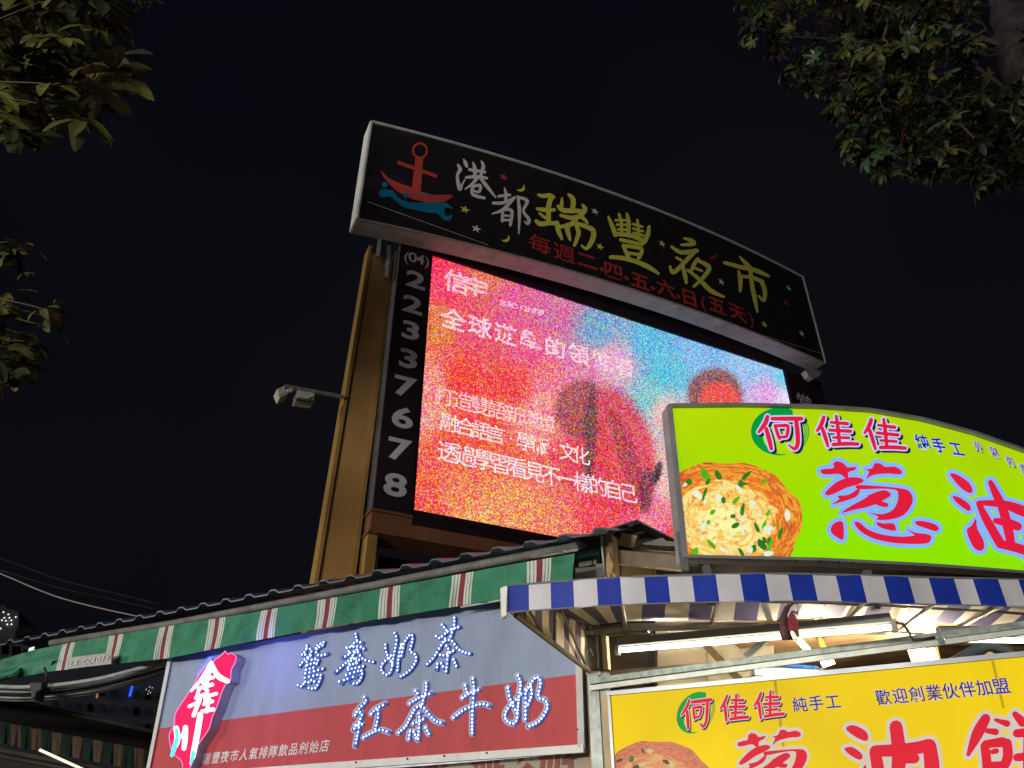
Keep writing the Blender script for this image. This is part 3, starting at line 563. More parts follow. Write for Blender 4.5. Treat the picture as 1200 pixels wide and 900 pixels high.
# ---- corrugated roof, gutter pipe
rf = thing('corrugated_roof', F.uz(-2, 3.1, 0), 'blue grey corrugated metal roof edge above the green awning', 'roof')
eave = lambda u, o: F.uz(u, 3.115 + .004 * u, o)
m = MB(); u = -5.2; prof = []
per = .205
while u < -.06:
    for du, h in ((0, 0), (.11, 0), (.125, .024), (.165, .024)): prof.append((u + du, h))
    u += per
prof.append((u, 0))
rowsR = [(0.06, 0), (-.12, .058), (-.3, .125), (-.55, .22), (-1.2, .30)]
for (ua, ha), (ub, hb) in zip(prof, prof[1:]):
    for (o0, d0), (o1, d1) in zip(rowsR, rowsR[1:]):
        z0 = Vector((0, 0, 1))
        m.quad(eave(ua, o0) + z0 * (ha + d0), eave(ub, o0) + z0 * (hb + d0), eave(ub, o1) + z0 * (hb + d1), eave(ua, o1) + z0 * (ha + d1))
    m.quad(eave(ua, .06) + z0 * ha, eave(ub, .06) + z0 * hb, eave(ub, .06) + z0 * (hb - .009), eave(ua, .06) + z0 * (ha - .009), 0)
m.build('roof_sheet', pm('blue_grey_roof_sheet', (.085, .11, .16, 1), .32, .25, .25, 4, dirt=(.05, .05, .05, 1)), rf)
m = MB(); m.tube([F(60, 753.5, .03), F(200, 731, .03), F(360, 701, .03), F(560, 662, .03), F(676, 640.5, .03)], .025, 8); m.build('gutter_pipe', pm('dirty_grey_pipe', (.15, .15, .145, 1), .6, 0, .35, 10, .1, dirt=(.06, .05, .04, 1)), rf, smooth=True)
# ---- gable shed roof and timber clutter above the blue awning
R_ = F.off(-.25)
gr = thing('shed_roof', R_(745, 625), 'small dark gable roof of folded sheet metal, dark underneath, beside the green light box', 'roof')
m = MB(); gp = [(676, 629), (684, 625), (690, 627), (712, 622), (720, 617), (746.5, 608.5), (772, 622), (798, 634), (812, 640)]
for (a, b), (c, d) in zip(gp, gp[1:]): m.solid([R_(a, b), R_(c, d), R_(c, d + 1.6), R_(a, b + 1.6)], -R_.n * 1.3)
m.build('roof_sheet', pm('dark_roof_sheet', (.045, .042, .04, 1), .5, .2, .4, 5, dirt=(.02, .015, .012, 1)), gr)
m = MB(); m.bar(R_(728, 632, -.1), R_(746, 636, -.1), .04, .07); m.build('batten', pm('raw_batten', (.42, .33, .18, 1), .6, 0, .3, 9), gr)
m = MB(); m.solid([R_(752, 637, -.02), R_(776, 630, -.02), R_(781, 634, -.02), R_(797, 635, -.02), R_(795, 640, -.02), R_(757, 638, -.02)], -R_.n * .4); m.build('lining', pm('grey_lining', (.14, .13, .12, 1), .7, 0, .3, 6), gr)
WD = pm('old_timber', (.16, .10, .055, 1), .7, 0, .45, 9, .2, stretch=(1, 1, .2), dirt=(.04, .03, .02, 1)); WDd = pm('dark_timber', (.045, .034, .026, 1), .7, 0, .4, 7)
m = MB(); m.solid([R_(706, 625, .08), R_(717, 626, .08), R_(720, 678, .08), R_(711, 678, .08)], -R_.n * .09)
tag(m.build('wooden_post', WD), 'short weathered wooden post under the shed roof', 'post')
m = MB(); m.solid([R_(711, 655, .085), R_(714, 647, .085), R_(719, 662, .085), R_(716, 676, .085), R_(712, 676, .085)], R_.n * .012); m.solid([R_(717, 668, .086), R_(723, 676, .086), R_(719, 678, .086)], R_.n * .012)
tag(m.build('broken_plank', pm('split_pale_wood', (.42, .28, .13, 1), .7, 0, .3, 12)), 'split pale plank nailed to the weathered wooden post', 'plank')
m = MB(); m.bar(R_(720, 653, -.05), R_(800, 661, -.05), .05, .075); tag(m.build('roof_beam', pm('grey_brown_beam', (.14, .11, .085, 1), .7, 0, .3, 8)), 'grey brown beam crossing under the small dark gable roof', 'beam')
m = MB(); m.solid([R_(719, 640, -.15), R_(806, 642, -.15), R_(806, 660, -.15), R_(719, 652, -.15)], -R_.n * .04); tag(m.build('fascia_board', WDd), 'dark fascia board under the shed roof gable', 'board')
m = MB(); m.solid([R_(728, 664, -.3), R_(767, 661, -.3), R_(767, 682, -.3), R_(728, 682, -.3)], -R_.n * .03); tag(m.build('plywood_sheet', pm('brown_plywood', (.20, .13, .065, 1), .7, 0, .35, 6)), 'brown plywood sheet behind the blue striped awning edge', 'board')
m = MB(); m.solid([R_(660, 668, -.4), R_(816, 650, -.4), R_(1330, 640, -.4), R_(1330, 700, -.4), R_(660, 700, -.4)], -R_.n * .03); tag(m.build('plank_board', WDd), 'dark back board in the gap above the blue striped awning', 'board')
el = thing('meter_box', R_(700, 650), 'dark green window box with a grey fuse box below it, beside the wooden post', 'box')
m = MB(); m.solid([R_(676, 644, .02), R_(703, 642, .02), R_(703, 663, .02), R_(676, 665, .02)], -R_.n * .2); m.build('window_box', pm('dark_green_glass', (.008, .02, .017, 1), .2, 0, .3, 4), el)
m = MB(); m.solid([R_(695, 656, .04), R_(699, 656, .04), R_(699, 661, .04), R_(695, 661, .04)], -R_.n * .03); m.build('switch', pm('tan_switch', (.30, .2, .09, 1), .5), el)
m = MB(); m.solid([R_(698, 661, .03), R_(709, 660, .03), R_(709, 674, .03), R_(699, 675, .03)], -R_.n * .06); m.build('fuse_box', M['grey_metal'], el)
m = MB(); m.tube([R_(679, 661.5, .03), R_(694, 659, .03)], .012, 6); m.build('pipe', M['trim'], el)
m = MB(); m.solid([R_(674, 664, .01), R_(707, 663, .01), R_(708, 680, .01), R_(674, 682, .01)], -R_.n * .1); m.build('shelf', pm('dusty_shelf', (.10, .09, .075, 1), .7, 0, .3, 8), el)
m = MB(); m.tube([R_(704.5, 625, .1), R_(706, 645, .1), R_(709, 676, .1)], .008, 6); tag(m.build('conduit', M['galv'], smooth=True), 'thin pale conduit running down the wooden post', 'pipe')

# ================================================================ SCALLION PANCAKE STALL
# ---- blue and white awning
FB = [(586, 722), (590, 721.5), (595, 717.5), (620, 716), (700, 710.3), (760, 707.8), (870, 705), (950, 705), (1020, 706.8), (1080, 708.3), (1200, 711), (1330, 718)]
bndx = [595, 620, 646, 673, 701, 729, 758, 786, 815, 843, 872, 902, 930, 959, 987, 1016, 1043, 1073, 1098, 1128, 1150, 1180, 1204, 1232, 1256, 1284, 1308]
fr2 = [at_h(x, lerp(FB, x), 2.45) for x in bndx]
ba = thing('striped_awning', at_h(900, 705, 2.45), 'bowed blue and white striped awning over the scallion pancake stall', 'awning')
BLU = pm('blue_awning_cloth', (.012, .036, .36, 1), .55, 0, .15, 9, .05); WHT = pm('white_awning_cloth', (.60, .60, .66, 1), .55, 0, .10, 7, .05, dirt=(.42, .40, .40, 1), damt=.4)
VH = .107
m = MB()
for i in range(len(fr2) - 1):
    a, b = fr2[i], fr2[i + 1]
    for k in range(3):
        wv_ = lambda g_: Vector((0, .003 * math.sin(g_ * 1.1) + .0015 * math.sin(g_ * 3.3), .003 * math.sin(g_ * 1.7)))
        p, q_ = a + (b - a) * k / 3 + wv_(i + k / 3), a + (b - a) * (k + 1) / 3 + wv_(i + (k + 1) / 3)
        m.quad(p, q_, q_ + Vector((0, 0, VH)), p + Vector((0, 0, VH)), i % 2)
m.build('valance', [BLU, WHT], ba, smooth=True)
m = MB(); ctop = [p + Vector((0, 0, VH)) for p in fr2]
m.tube(ctop, .004, 5); m.tube([p + Vector((0, 0, .001)) for p in fr2], .003, 5); m.build('hem', pm('grey_hem', (.2, .2, .23, 1), .6), ba)
c0 = at_h(595, 717.5, 2.45)
m = MB(); lf = [at_h(585.5, 722, 2.44), at_h(587.5, 723.5, 2.43), at_h(594.6, 720, 2.44)]
m.solid([at_d(586, 688, 3.03), at_d(595, 685, 3.0), at_d(595, 717, 3.0), at_d(593, 722, 3.0), at_d(587, 723, 3.03)], Vector((.0, .05, 0))); m.build('end_cap', M['white_paint'], ba, bevel=.008)
BK = [(595, 686), (729, 733), (742, 736), (828, 819), (900, 885), (980, 950), (1075, 1035), (1133, 1072), (1204, 1125), (1310, 1210)]
BY = [(686, 733.5), (733, 728), (819, 726.5), (885, 727), (950, 730.5), (1035, 734), (1072, 738), (1125, 742), (1210, 750)]
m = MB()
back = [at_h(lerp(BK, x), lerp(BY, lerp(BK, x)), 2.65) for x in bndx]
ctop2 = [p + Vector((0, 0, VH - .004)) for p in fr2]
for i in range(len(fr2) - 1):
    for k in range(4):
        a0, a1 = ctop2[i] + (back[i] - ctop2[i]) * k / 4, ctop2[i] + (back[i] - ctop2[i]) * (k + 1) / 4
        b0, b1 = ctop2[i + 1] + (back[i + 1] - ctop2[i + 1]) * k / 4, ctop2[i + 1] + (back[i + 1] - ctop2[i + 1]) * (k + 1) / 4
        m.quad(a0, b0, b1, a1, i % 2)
m.build('canopy', [pm('canopy_blue_lit', (.11, .095, .22, 1), .7, 0, .2, 9), pm('canopy_white_lit', (.74, .69, .58, 1), .7, 0, .12, 7)], ba)  # lamp warmth and light through the cloth put into the underside colours
pst = F(686.5, 733); cfr = at_h(592, 719, 2.45)
SPn = Pl((cfr.x, cfr.y), (pst.x - cfr.x, pst.y - cfr.y))
FLX = [598, 607, 617, 627, 635.5, 645, 652, 661, 667, 674, 681, 687]
m = MB()
tp = lambda x: 685 + (x - 595) * (733 - 685) / 91; bt = lambda x: 719 + (x - 598) * (786 - 719) / 89
for i in range(len(FLX) - 1): m.quad(SPn(FLX[i], bt(FLX[i])), SPn(FLX[i + 1], bt(FLX[i + 1])), SPn(FLX[i + 1], tp(FLX[i + 1])), SPn(FLX[i], tp(FLX[i])), (i + 1) % 2)
m.build('side_flap', [pm('flap_blue_lit', (.13, .10, .17, 1), .7, 0, .2, 9), pm('flap_white_lit', (.74, .66, .48, 1), .7, 0, .12, 7)], ba)  # flap stripes coloured as if lit by the tubes inside
FRM = pm('rusty_grey_tube', (.22, .19, .15, 1), .55, .2, .35, 14)
m = MB(); I_ = SPn.off(.0)
def inn(x, y): return SPn(x, y) + SPn.n * (-.02 if False else .02)
for a, b, r in (((599, 721.5), (686, 787), .012), ((645.5, 714), (644.7, 751), .007), ((652, 714), (681.5, 779), .008), ((616, 718), (630, 740), .007), ((654.5, 714), (686, 733.5), .009)): m.tube([inn(*a), inn(*b)], r, 6)
m.build('frame_tube', FRM, ba)
m = MB()
for i in (5, 9, 12, 15, 18, 21): m.tube([fr2[i] + Vector((0, 0, .01)) + Vector((0, .01, 0)), back[i] + Vector((0, 0, -.02))], .008, 6)
m.tube([p + Vector((0, 0, -.03)) for p in back], .02, 6); m.tube([ctop2[i] * .55 + back[i] * .45 - Vector((0, 0, .014)) for i in range(11, len(fr2))], .006, 6)
m.build('rib', FRM, ba)
# ---- steel stall frame
sf = thing('market_stall', F.uz(.05, 0, .02), 'galvanised steel post and rail frame of the pancake stall', 'stall')
def pxpost(mb, pl, x0, x1, y0, zb, depth):
    ua, ub = pl.u(x0, y0), pl.u(x1, y0); z = pl((x0 + x1) / 2, y0).z; pbox(mb, pl, ua, ub, zb, z, 0, -depth)
m = MB(); pxpost(m, F.off(.03), 688, 700.5, 788, 0, .06); m.build('post', M['galv'], sf)
m = MB(); pxpost(m, F.off(.02), 701, 710, 788, 0, .05); m.build('post', pm('galvanised_inner', (.24, .27, .25, 1), .45, .3, .3, 12), sf)
m = MB(); ua = F.u(686.5, 760); pbox(m, F, ua, ua + .062, 2.44, 2.66, .0, -.05); m.build('post_head', pm('olive_steel', (.09, .09, .065, 1), .5, .2, .4, 20), sf)
m = MB(); pbox(m, F, ua + .075, ua + .10, 2.44, 2.62, -.03, -.07); m.build('timber_cleat', pm('pale_cleat', (.5, .40, .25, 1), .6, 0, .2, 12), sf)
m = MB()
for x, y in ((692, 738), (691.5, 765), (691, 741)): m.tube([F(x - 3, y, .015), F(x, y - 4, .02), F(x + 4, y + 3, .015)], .006, 6)
m.tube([F(688, 789, .03), F(703, 789, .03)], .010, 6); m.build('bolt', M['trim'], sf)
m = MB(); m.bar(F(692, 799, .055), F(1240, 727.5, .055), .035, .026); m.build('rail', pm('galvanised_rail', (.20, .235, .21, 1), .4, .35, .4, 30, .05, dirt=(.12, .13, .11, 1)), sf)
m = MB(); m.bar(F(692, 806.5, .05), F(1240, 735, .05), .02, .022); m.build('rail', pm('galvanised_rail_lower', (.42, .44, .40, 1), .4, .3, .2, 20), sf)
m = MB(); m.bar(F(692, 791, -.1), F(860, 777, -.1), .03, .02); m.bar(F(700, 741, -.05), F(760, 736, -.05), .03, .045); m.build('cross_bar', FRM, sf)
# ---- interior
m = MB(); Fi = F.off(-.75); m.solid([Fi(768, 728), Fi(905, 716), Fi(905, 830), Fi(768, 830)], -F.n * .03); o = m.build('wall_board', pm('cream_wall_board', (.52, .43, .31, 1), .6, 0, .07, 3)); tag(o, 'cream wall board behind the longest fluorescent lamp', 'wall')
m = MB(); m.bar(Fi(828, 730, .01), Fi(829, 830, .01), .006, .008); m.build('joint', FRM, o)
m = MB(); m.solid([Fi(700, 735, .05), Fi(764, 730, .05), Fi(764, 835, .05), Fi(700, 835, .05)], -F.n * .03); tag(m.build('dark_wall_panel', pm('dark_brown_board', (.05, .036, .026, 1), .5, 0, .4, 5)), 'dark brown wall panel behind the stall post', 'cupboard')  # dark brown sheet put where the left of the interior is dark
m = MB(); m.solid([Fi(759, 745, .06), Fi(767, 745, .06), Fi(767, 830, .06), Fi(759, 830, .06)], -F.n * .05); tag(m.build('wall_stud', pm('black_stud', (.012, .012, .014, 1), .5)), 'black upright between the dark wall panel and the cream wall board', 'stud')
# plank ceiling and back wall
m = MB()
for i in range(15):
    o0 = -.32 - i * .13; m.solid([F.uz(.55, 2.63, o0), F.uz(3.6, 2.63, o0), F.uz(3.6, 2.63, o0 - .124), F.uz(.55, 2.63, o0 - .124)], Vector((0, 0, .02)))
tag(m.build('plank_ceiling', pm('warm_plank', (.48, .30, .15, 1), .55, 0, .3, 6, stretch=(1, 1, 1)), bevel=.003), 'warm wooden plank ceiling inside the pancake stall', 'ceiling')
m = MB(); m.solid([F.uz(.5, 0, -2.2), F.uz(3.6, 0, -2.2), F.uz(3.6, 2.62, -2.2), F.uz(.5, 2.62, -2.2)], -F.n * .05); tag(m.build('stall_wall', pm('brown_back_wall', (.16, .10, .06, 1), .6, 0, .3, 3)), 'brown back wall deep inside the pancake stall', 'wall')
m = MB(); m.bar(F(826, 755, -.3), F(872, 802, -.3), .03, .035); tag(m.build('brace', WD), 'brown diagonal brace in front of the cream wall board', 'brace')
m = MB(); m.bar(F(874, 770, -.25), F(897, 750, -.25), .02, .03); tag(m.build('brace', M['galv']), 'short blue grey metal brace behind the longest fluorescent lamp', 'brace')
m = MB(); m.tube([F(1065, 800, -.3), F(1112, 779, -.3), F(1148, 759, -.3), F(1163, 756, -.3), F(1180, 762, -.3), F(1215, 790, -.3)], .022, 8); tag(m.build('duct_hose', pm('blue_grey_hose', (.13, .16, .2, 1), .5, 0, .2, 20), smooth=True), 'bent blue grey hose behind the top edge of the yellow sign', 'hose')
m = MB(); m.bar(F(1118, 799, -.5), F(1160, 765, -.5), .012, .012); m.bar(F(1160, 765, -.5), F(1185, 780, -.5), .012, .012); tag(m.build('wire_frame', em('warm_edge_glow', (.9, .7, .4, 1), .5)), 'thin pale bent wire frame under the blue grey hose', 'wire frame')  # warm lamplight on the wire is put into its own emission
# ---- lamps
TUBE = em('fluorescent_tube', (1, .95, .80, 1), 7, 0, 1); FIX = pm('lamp_fixture_grey', (.30, .31, .29, 1), .5, .1, .15, 9)
FLG = 'fluorescent lamps under the blue awning'
def tube_lamp(a, b, pl, fixdy, label, stem=None, fixh=.03, tube=TUBE, r=.0105):
    A_, B_ = pl(*a), pl(*b); z = Vector((0, 0, 1)); L = thing('fluorescent_lamp', (A_ + B_) / 2 + z * .06, label, 'lamp', FLG)
    d = (B_ - A_).normalized()
    m = MB(); m.tube([A_, B_], r, 10); m.build('tube', tube, L, smooth=True)
    m = MB(); m.bar(A_ + z * (.018 + fixh / 2) - d * .01, B_ + z * (.018 + fixh / 2) + d * .01, .034, fixh); m.build('fixture', FIX, L, bevel=.004)
    for e, sg_ in ((A_, -1), (B_, 1)): m = MB(); m.bar(e + d * sg_ * .004, e + d * sg_ * .022, .03, .04); m.build('socket', FIX, L)
    if stem:
        m = MB(); m.tube([pl(*p) for p in stem], .006, 6); m.build('hanger', FRM, L, smooth=True)
    return L
FT = F.off(.28)
tube_lamp((727, 762), (1044, 735), FT, 8, 'longest fluorescent lamp, in front of the cream wall board', stem=[(729, 709), (729.5, 730), (732, 744), (728, 752)], fixh=.035)
PT = Pl(at_d(1104, 749.5, 3.2), (1, .02)); tube_lamp((1105, 749.3), (1240, 751), PT, 6, 'shorter fluorescent lamp past the black power cord, under the bowed awning', fixh=.035)
FT3 = F.off(-.35); BT = em('cool_led_strip', (.80, .92, 1, 1), 4.5, .1, 60)
tube_lamp((886, 786.5), (962, 790.5), FT3, 4, 'short cool white lamp with blue strip just above the yellow sign', tube=BT, fixh=.012, r=.016)
m = MB(); m.tube([FT3(884, 776.5, .02), FT3(958, 782, .02)], .006, 6); tag(m.build('blue_light_strip', em('blue_led', (.06, .25, 1, 1), 1.6, .4, 60)), 'thin blue light strip above the short cool white lamp', 'light strip')
for px_, py_, o_, e_ in ((970, 772, -.45, 16), (1084, 768, -.8, 16), (775, 742, -.2, 11)):    # two at the stall's bare lamps, the last added to brighten the canopy
    pw = bpy.data.lights.new('stall_lamp_and_fill', 'POINT'); pw.energy = e_; pw.color = (1, .84, .60); pw.shadow_soft_size = .015
    o = bpy.data.objects.new('stall_lamp_and_fill', pw); COL.objects.link(o); o.location = F(px_, py_, o_)
cl = thing('ceiling_lamp', F(1083, 766, -.9), 'bright ceiling lamp with three short warm tubes behind the yellow sign', 'lamp')
Fc = F.off(-.9)
for x in (1072, 1081.5, 1091): m = MB(); m.tube([Fc(x - 2, 761), Fc(x + 5, 781)], .026, 8); m.build('tube', em('warm_tube', (1, .86, .55, 1), 9), cl)
m = MB(); m.solid([Fc(1066, 757, -.06), Fc(1098, 754, -.06), Fc(1103, 776, -.06), Fc(1078, 784, -.06)], -F.n * .03); m.build('reflector', em('lit_reflector', (.9, .6, .2, 1), 1.0), cl)
for (x0, y0, x1, y1), lb_ in (((936, 750, 947, 762), 'small slanted white lamp just right of the red hanging strap'), ((963, 779, 977, 774), 'small pair of lit spots under the rail right of the red strap')):
    m = MB(); m.tube([F(x0, y0, -.5), F(x1, y1, -.5)], .016, 8); tag(m.build('spot_lamp', em('spot_light', (1, .9, .7, 1), 7), smooth=True), lb_, 'lamp')
m = MB(); m.solid([F(959, 747, -.6), F(962, 746.5, -.6), F(968, 758, -.6), F(961, 757, -.6)], -F.n * .03); tag(m.build('shop_lamp', em('amber_light', (1, .62, .08, 1), 1.3)), 'small amber lit shade near the red hanging strap', 'lamp')
m = MB()
for k, (a, b) in enumerate((((1046, 735), (1062, 742)), ((1012, 752), (1040, 760)))): pass
m.tube([FT(1044, 729), FT(1058, 731), FT(1066, 742), FT(1070, 750), FT(1084, 749), FT(1096, 747)], .006, 6); tag(m.build('power_cord', pm('black_cord', (.012, .011, .01, 1), .5), smooth=True), 'black power cord looping between the two fluorescent lamps', 'cord')
# red strap
D_ = 2.86
rs = thing('hanging_strap', at_d(926, 707, D_), 'dark red strap hanging from the blue and white awning edge', 'strap')
m = MB(); P_ = [at_d(x, y, D_) for x, y in ((930, 706.5), (923, 711), (919, 720), (918.5, 730), (920, 741), (923, 750))]
wd_ = [.010, .012, .013, .016, .020, .022]
vs = []; fs = []
for i, (p, r) in enumerate(zip(P_, wd_)):
    for k in range(8): t_ = k * math.pi / 4; vs.append(p + Vector((r * math.cos(t_), .012 * math.sin(t_), .002 * math.sin(t_))))
for i in range(5):
    for k in range(8): fs.append((i * 8 + k, i * 8 + (k + 1) % 8, (i + 1) * 8 + (k + 1) % 8, (i + 1) * 8 + k))
fs.append(tuple(range(40, 48))); m.add(vs, fs); m.build('strap', pm('dark_red_webbing', (.09, .035, .04, 1), .6, 0, .3, 30), rs, smooth=True)
m = MB(); m.solid([at_d(x, y, D_ - .02) for x, y in ((924, 724), (928, 715), (934, 726), (937, 736), (935, 740), (930, 738), (925, 739))], Vector((0, .01, 0))); m.build('lining', pm('red_lining', (.30, .05, .055, 1), .6, 0, .25, 30), rs)
m = MB(); m.tube([at_d(x, y, D_) for x, y in ((923, 709), (932, 706), (936, 712), (934, 719), (929, 716))], .005, 6); m.solid([at_d(x, y, D_ - .005) for x, y in ((930, 738), (936, 740), (938, 746), (934, 746))], Vector((0, .01, 0))); m.build('buckle', pm('dull_buckle', (.25, .22, .15, 1), .4, .4, .3, 30), rs)

# ---- green light box (bowed)
GP = [(.70, 3.268), (.758, 3.273), (1.016, 3.284), (1.362, 3.306), (1.6, 3.336), (1.847, 3.374), (2.102, 3.421), (2.369, 3.482), (2.62, 3.56), (2.9, 3.66)]
G = Curve(GP)
GT = [(779.5, 474), (870, 473.2), (960, 475.3), (1020, 479.5), (1080, 490), (1140, 506), (1200, 527), (1260, 553), (1320, 584)]
GBm = [(801.5, 657), (870, 658.2), (960, 660.3), (1080, 666.5), (1140, 670.7), (1200, 675.5), (1260, 681), (1320, 687)]
gs = thing('light_box_sign', G(1000, 662), 'bowed lime green light box sign with red scallion characters and round pancake', 'sign')
NN = 60; xt = [785.5 + (1318 - 785.5) * i / NN for i in range(NN + 1)]; xb = [804 + (1318 - 804) * i / NN for i in range(NN + 1)]
top = [G(x, lerp(GT, x) + 3.2) for x in xt]; bot = [G(x, lerp(GBm, x) - 2.8) for x in xb]
LIME = em('lime_film', S(174, 210, 4), 1, .07, 1.5, zgrad=(S(136, 224, 0), 3.3, 2.85))
m = MB()
for i in range(NN):
    for j in range(4):
        m.quad(bot[i] + (top[i] - bot[i]) * j / 4, bot[i + 1] + (top[i + 1] - bot[i + 1]) * j / 4, bot[i + 1] + (top[i + 1] - bot[i + 1]) * (j + 1) / 4, bot[i] + (top[i] - bot[i]) * (j + 1) / 4)
# film z gradient uses object coordinates measured from the sign's base
gz = G(1000, 662).z
for nd in LIME.node_tree.nodes:
    if nd.type == 'MAP_RANGE': nd.inputs[1].default_value, nd.inputs[2].default_value = .66, .12
gf = m.build('sign_face', LIME, gs)
GFR = pm('grey_sign_frame', (.26, .26, .29, 1), .45, .3, .2, 9)
m = MB(); ins = Vector((0, .004, 0))
for A_ in (top, bot):
    for a, b in zip(A_, A_[1:]): m.bar(a - Vector((0, .012, 0)), b - Vector((0, .012, 0)), .03, .014)
m.bar(bot[0] + Vector((-.006, -.012, -.004)), top[0] + Vector((-.006, -.012, .004)), .03, .022)
m.build('frame', GFR, gs)
m = MB()
bd = Vector((.02, .07, 0))
for i in range(NN):
    m.quad(top[i] + Vector((0, .003, .007)), top[i + 1] + Vector((0, .003, .007)), top[i + 1] + bd, top[i] + bd); m.quad(bot[i] + Vector((0, .003, -.007)), bot[i + 1] + Vector((0, .003, -.007)), bot[i + 1] + bd, bot[i] + bd); m.quad(bot[i] + bd, bot[i + 1] + bd, top[i + 1] + bd, top[i] + bd)
m.quad(top[0] + Vector((-.016, 0, .007)), bot[0] + Vector((-.016, 0, -.007)), bot[0] + Vector((-.030, .07, -.007)), top[0] + Vector((-.030, .07, .007)))
m.build('casing', pm('sign_casing', (.30, .28, .29, 1), .5, .1, .2, 6), gs)
m = MB(); m.bar(bot[0] + Vector((-.012, .0, -.06)), bot[0] + Vector((-.012, 0, .12)), .03, .03); m.build('bracket', M['grey_metal'], gs)
for x in (930, 957, 996, 1187, 980):
    P = G(x, lerp(GBm, x) + .5); m = MB(); m.tube([P - Vector((0, .03, 0)), P - Vector((0, .037, 0))], .005, 6); m.build('screw', M['dark_panel'], gs)
for x in (830, 1020, 1240):
    P = G(x, lerp(GBm, x)); m = MB(); m.bar(P + Vector((0, .05, -.005)), P + Vector((0, .05, -.18)), .03, .03); m.build('bracket', M['grey_metal'], gs)
RED = em('red_sign_letter', S(226, 30, 62), .92, .05, 6); HALO = em('pale_blue_halo', S(128, 178, 250), 1, .04, 6); NAVY = em('navy_shadow', S(20, 36, 78), .8, .1, 6); LIL = em('lilac_halo', S(190, 200, 250), 1, .03, 6); DBLUE = em('blue_sign_letter', S(16, 10, 190), 1, .05, 6); EGR = em('emerald_crescent', S(0, 150, 62), 1, .08, 6); PUR = em('purple_sign_letter', S(120, 10, 170), .8)
C4 = (860, 465, 5.4545)
HE = [[(215, 127, 13), (200, 170, 15), (160, 225, 10)], [(207, 205, 13), (225, 270, 15), (240, 332, 12)], [(245, 140, 12), (330, 140, 14), (432, 140, 14)], [(263, 182, 9), (278, 230, 12), (292, 268, 9)], [(265, 185, 10), (335, 183, 12)], [(348, 186, 9), (345, 220, 12), (338, 255, 9)], [(285, 260, 9), (335, 255, 10)], [(398, 150, 14), (407, 230, 15), (408, 300, 14), (388, 332, 12), (350, 308, 5)]]
JIA = [[(575, 130, 12), (560, 175, 14), (533, 217, 9)], [(565, 200, 12), (585, 260, 13), (602, 317, 9)], [(655, 124, 10), (665, 200, 13), (675, 300, 12)], [(620, 163, 9), (725, 172, 12)], [(612, 213, 10), (745, 220, 12)], [(636, 260, 9), (735, 262, 10)], [(635, 305, 12), (720, 300, 13), (792, 302, 12)]]
def jia2(ss): return [[(p[0] + 303, p[1] + 20 + (p[0] - 660) * .05, p[2]) for p in st] for st in ss]
def cres():
    P = []
    for k in range(31): a = math.radians(80 + 215 * k / 30); P.append((295 + 186 * math.cos(a), 222 + 153 * math.sin(a)))
    for k in range(31): a = math.radians(295 - 215 * k / 30); P.append((330 + 140 * math.cos(a) * (1 if True else 1) - 6, 246 + 122 * math.sin(a)))
    return P
ARC = [[(295 + r_ * math.cos(math.radians(a)), 222 + r_ * .83 * math.sin(math.radians(a)), 3.2) for a in range(-42, 44 - i * 4, 8)] for i, r_ in enumerate((184, 172, 160))]
def emblem(parent, surf, A, kk=1.0, names=True):
    m = MB(); blobs(m, surf, C4, [cres()], smooth=0, off=.0015 * kk, A=A); strokes(m, surf, C4, ARC, off=.0015 * kk, A=A, step=0); m.build('emblem_ring', EGR, parent)
def chr3(parent, surf, ss, A, halo, kk=1.0, red=RED, crop=C4, g1=9, sh=(15, 13)):
    m = MB(); strokes(m, surf, crop, ss, grow=g1, off=.004 * kk, step=.00006, A=A, shift=sh, mi=0); strokes(m, surf, crop, ss, grow=g1, off=.007 * kk, step=.00006, A=A, mi=1); strokes(m, surf, crop, ss, off=.010 * kk, step=.00006, A=A, mi=2)
    m.build('character', [NAVY, halo, red], parent)
emblem(gs, G, IDN); chr3(gs, G, HE, IDN, LIL); chr3(gs, G, JIA, IDN, LIL); chr3(gs, G, jia2(JIA), IDN, LIL)
C5 = (950, 530, 4.8)
CONG = [[(55, 100), (90, 92), (128, 88), (128, 62), (150, 50), (185, 62), (207, 84), (255, 82), (248, 100), (212, 113), (212, 138), (195, 145), (160, 122), (75, 125)],
 [(300, 97), (345, 90), (360, 62), (395, 65), (420, 82), (470, 80), (505, 97), (513, 112), (500, 125), (430, 120), (350, 128), (312, 150), (328, 108)],
 [(80, 232), (95, 210), (150, 165), (210, 142), (270, 142), (300, 160), (270, 180), (200, 200), (150, 225), (100, 243)],
 [(262, 184), (380, 190), (490, 200), (550, 215), (575, 260), (560, 310), (520, 355), (450, 378), (372, 380), (378, 360), (320, 338), (400, 348), (460, 325), (487, 280), (492, 240), (480, 213), (400, 205), (270, 208)],
 [(152, 245), (215, 238), (275, 200), (262, 246), (190, 275), (120, 292), (160, 264)], [(420, 213), (452, 240), (400, 275), (330, 305), (240, 325), (170, 342), (230, 300), (300, 262), (335, 238), (372, 222)],
 [(325, 238), (400, 275), (435, 288), (430, 308), (390, 303), (335, 275)], [(145, 392), (178, 390), (187, 440), (182, 490), (150, 480), (115, 450), (117, 415)],
 [(370, 392), (410, 400), (465, 400), (480, 432), (468, 442), (410, 430), (377, 412)], [(590, 388), (640, 388), (700, 405), (722, 430), (700, 444), (640, 425), (595, 408)],
 [(245, 398), (275, 394), (320, 432), (400, 462), (500, 474), (582, 468), (565, 452), (536, 431), (590, 452), (665, 462), (678, 486), (655, 512), (560, 516), (450, 508), (350, 484), (280, 445)]]
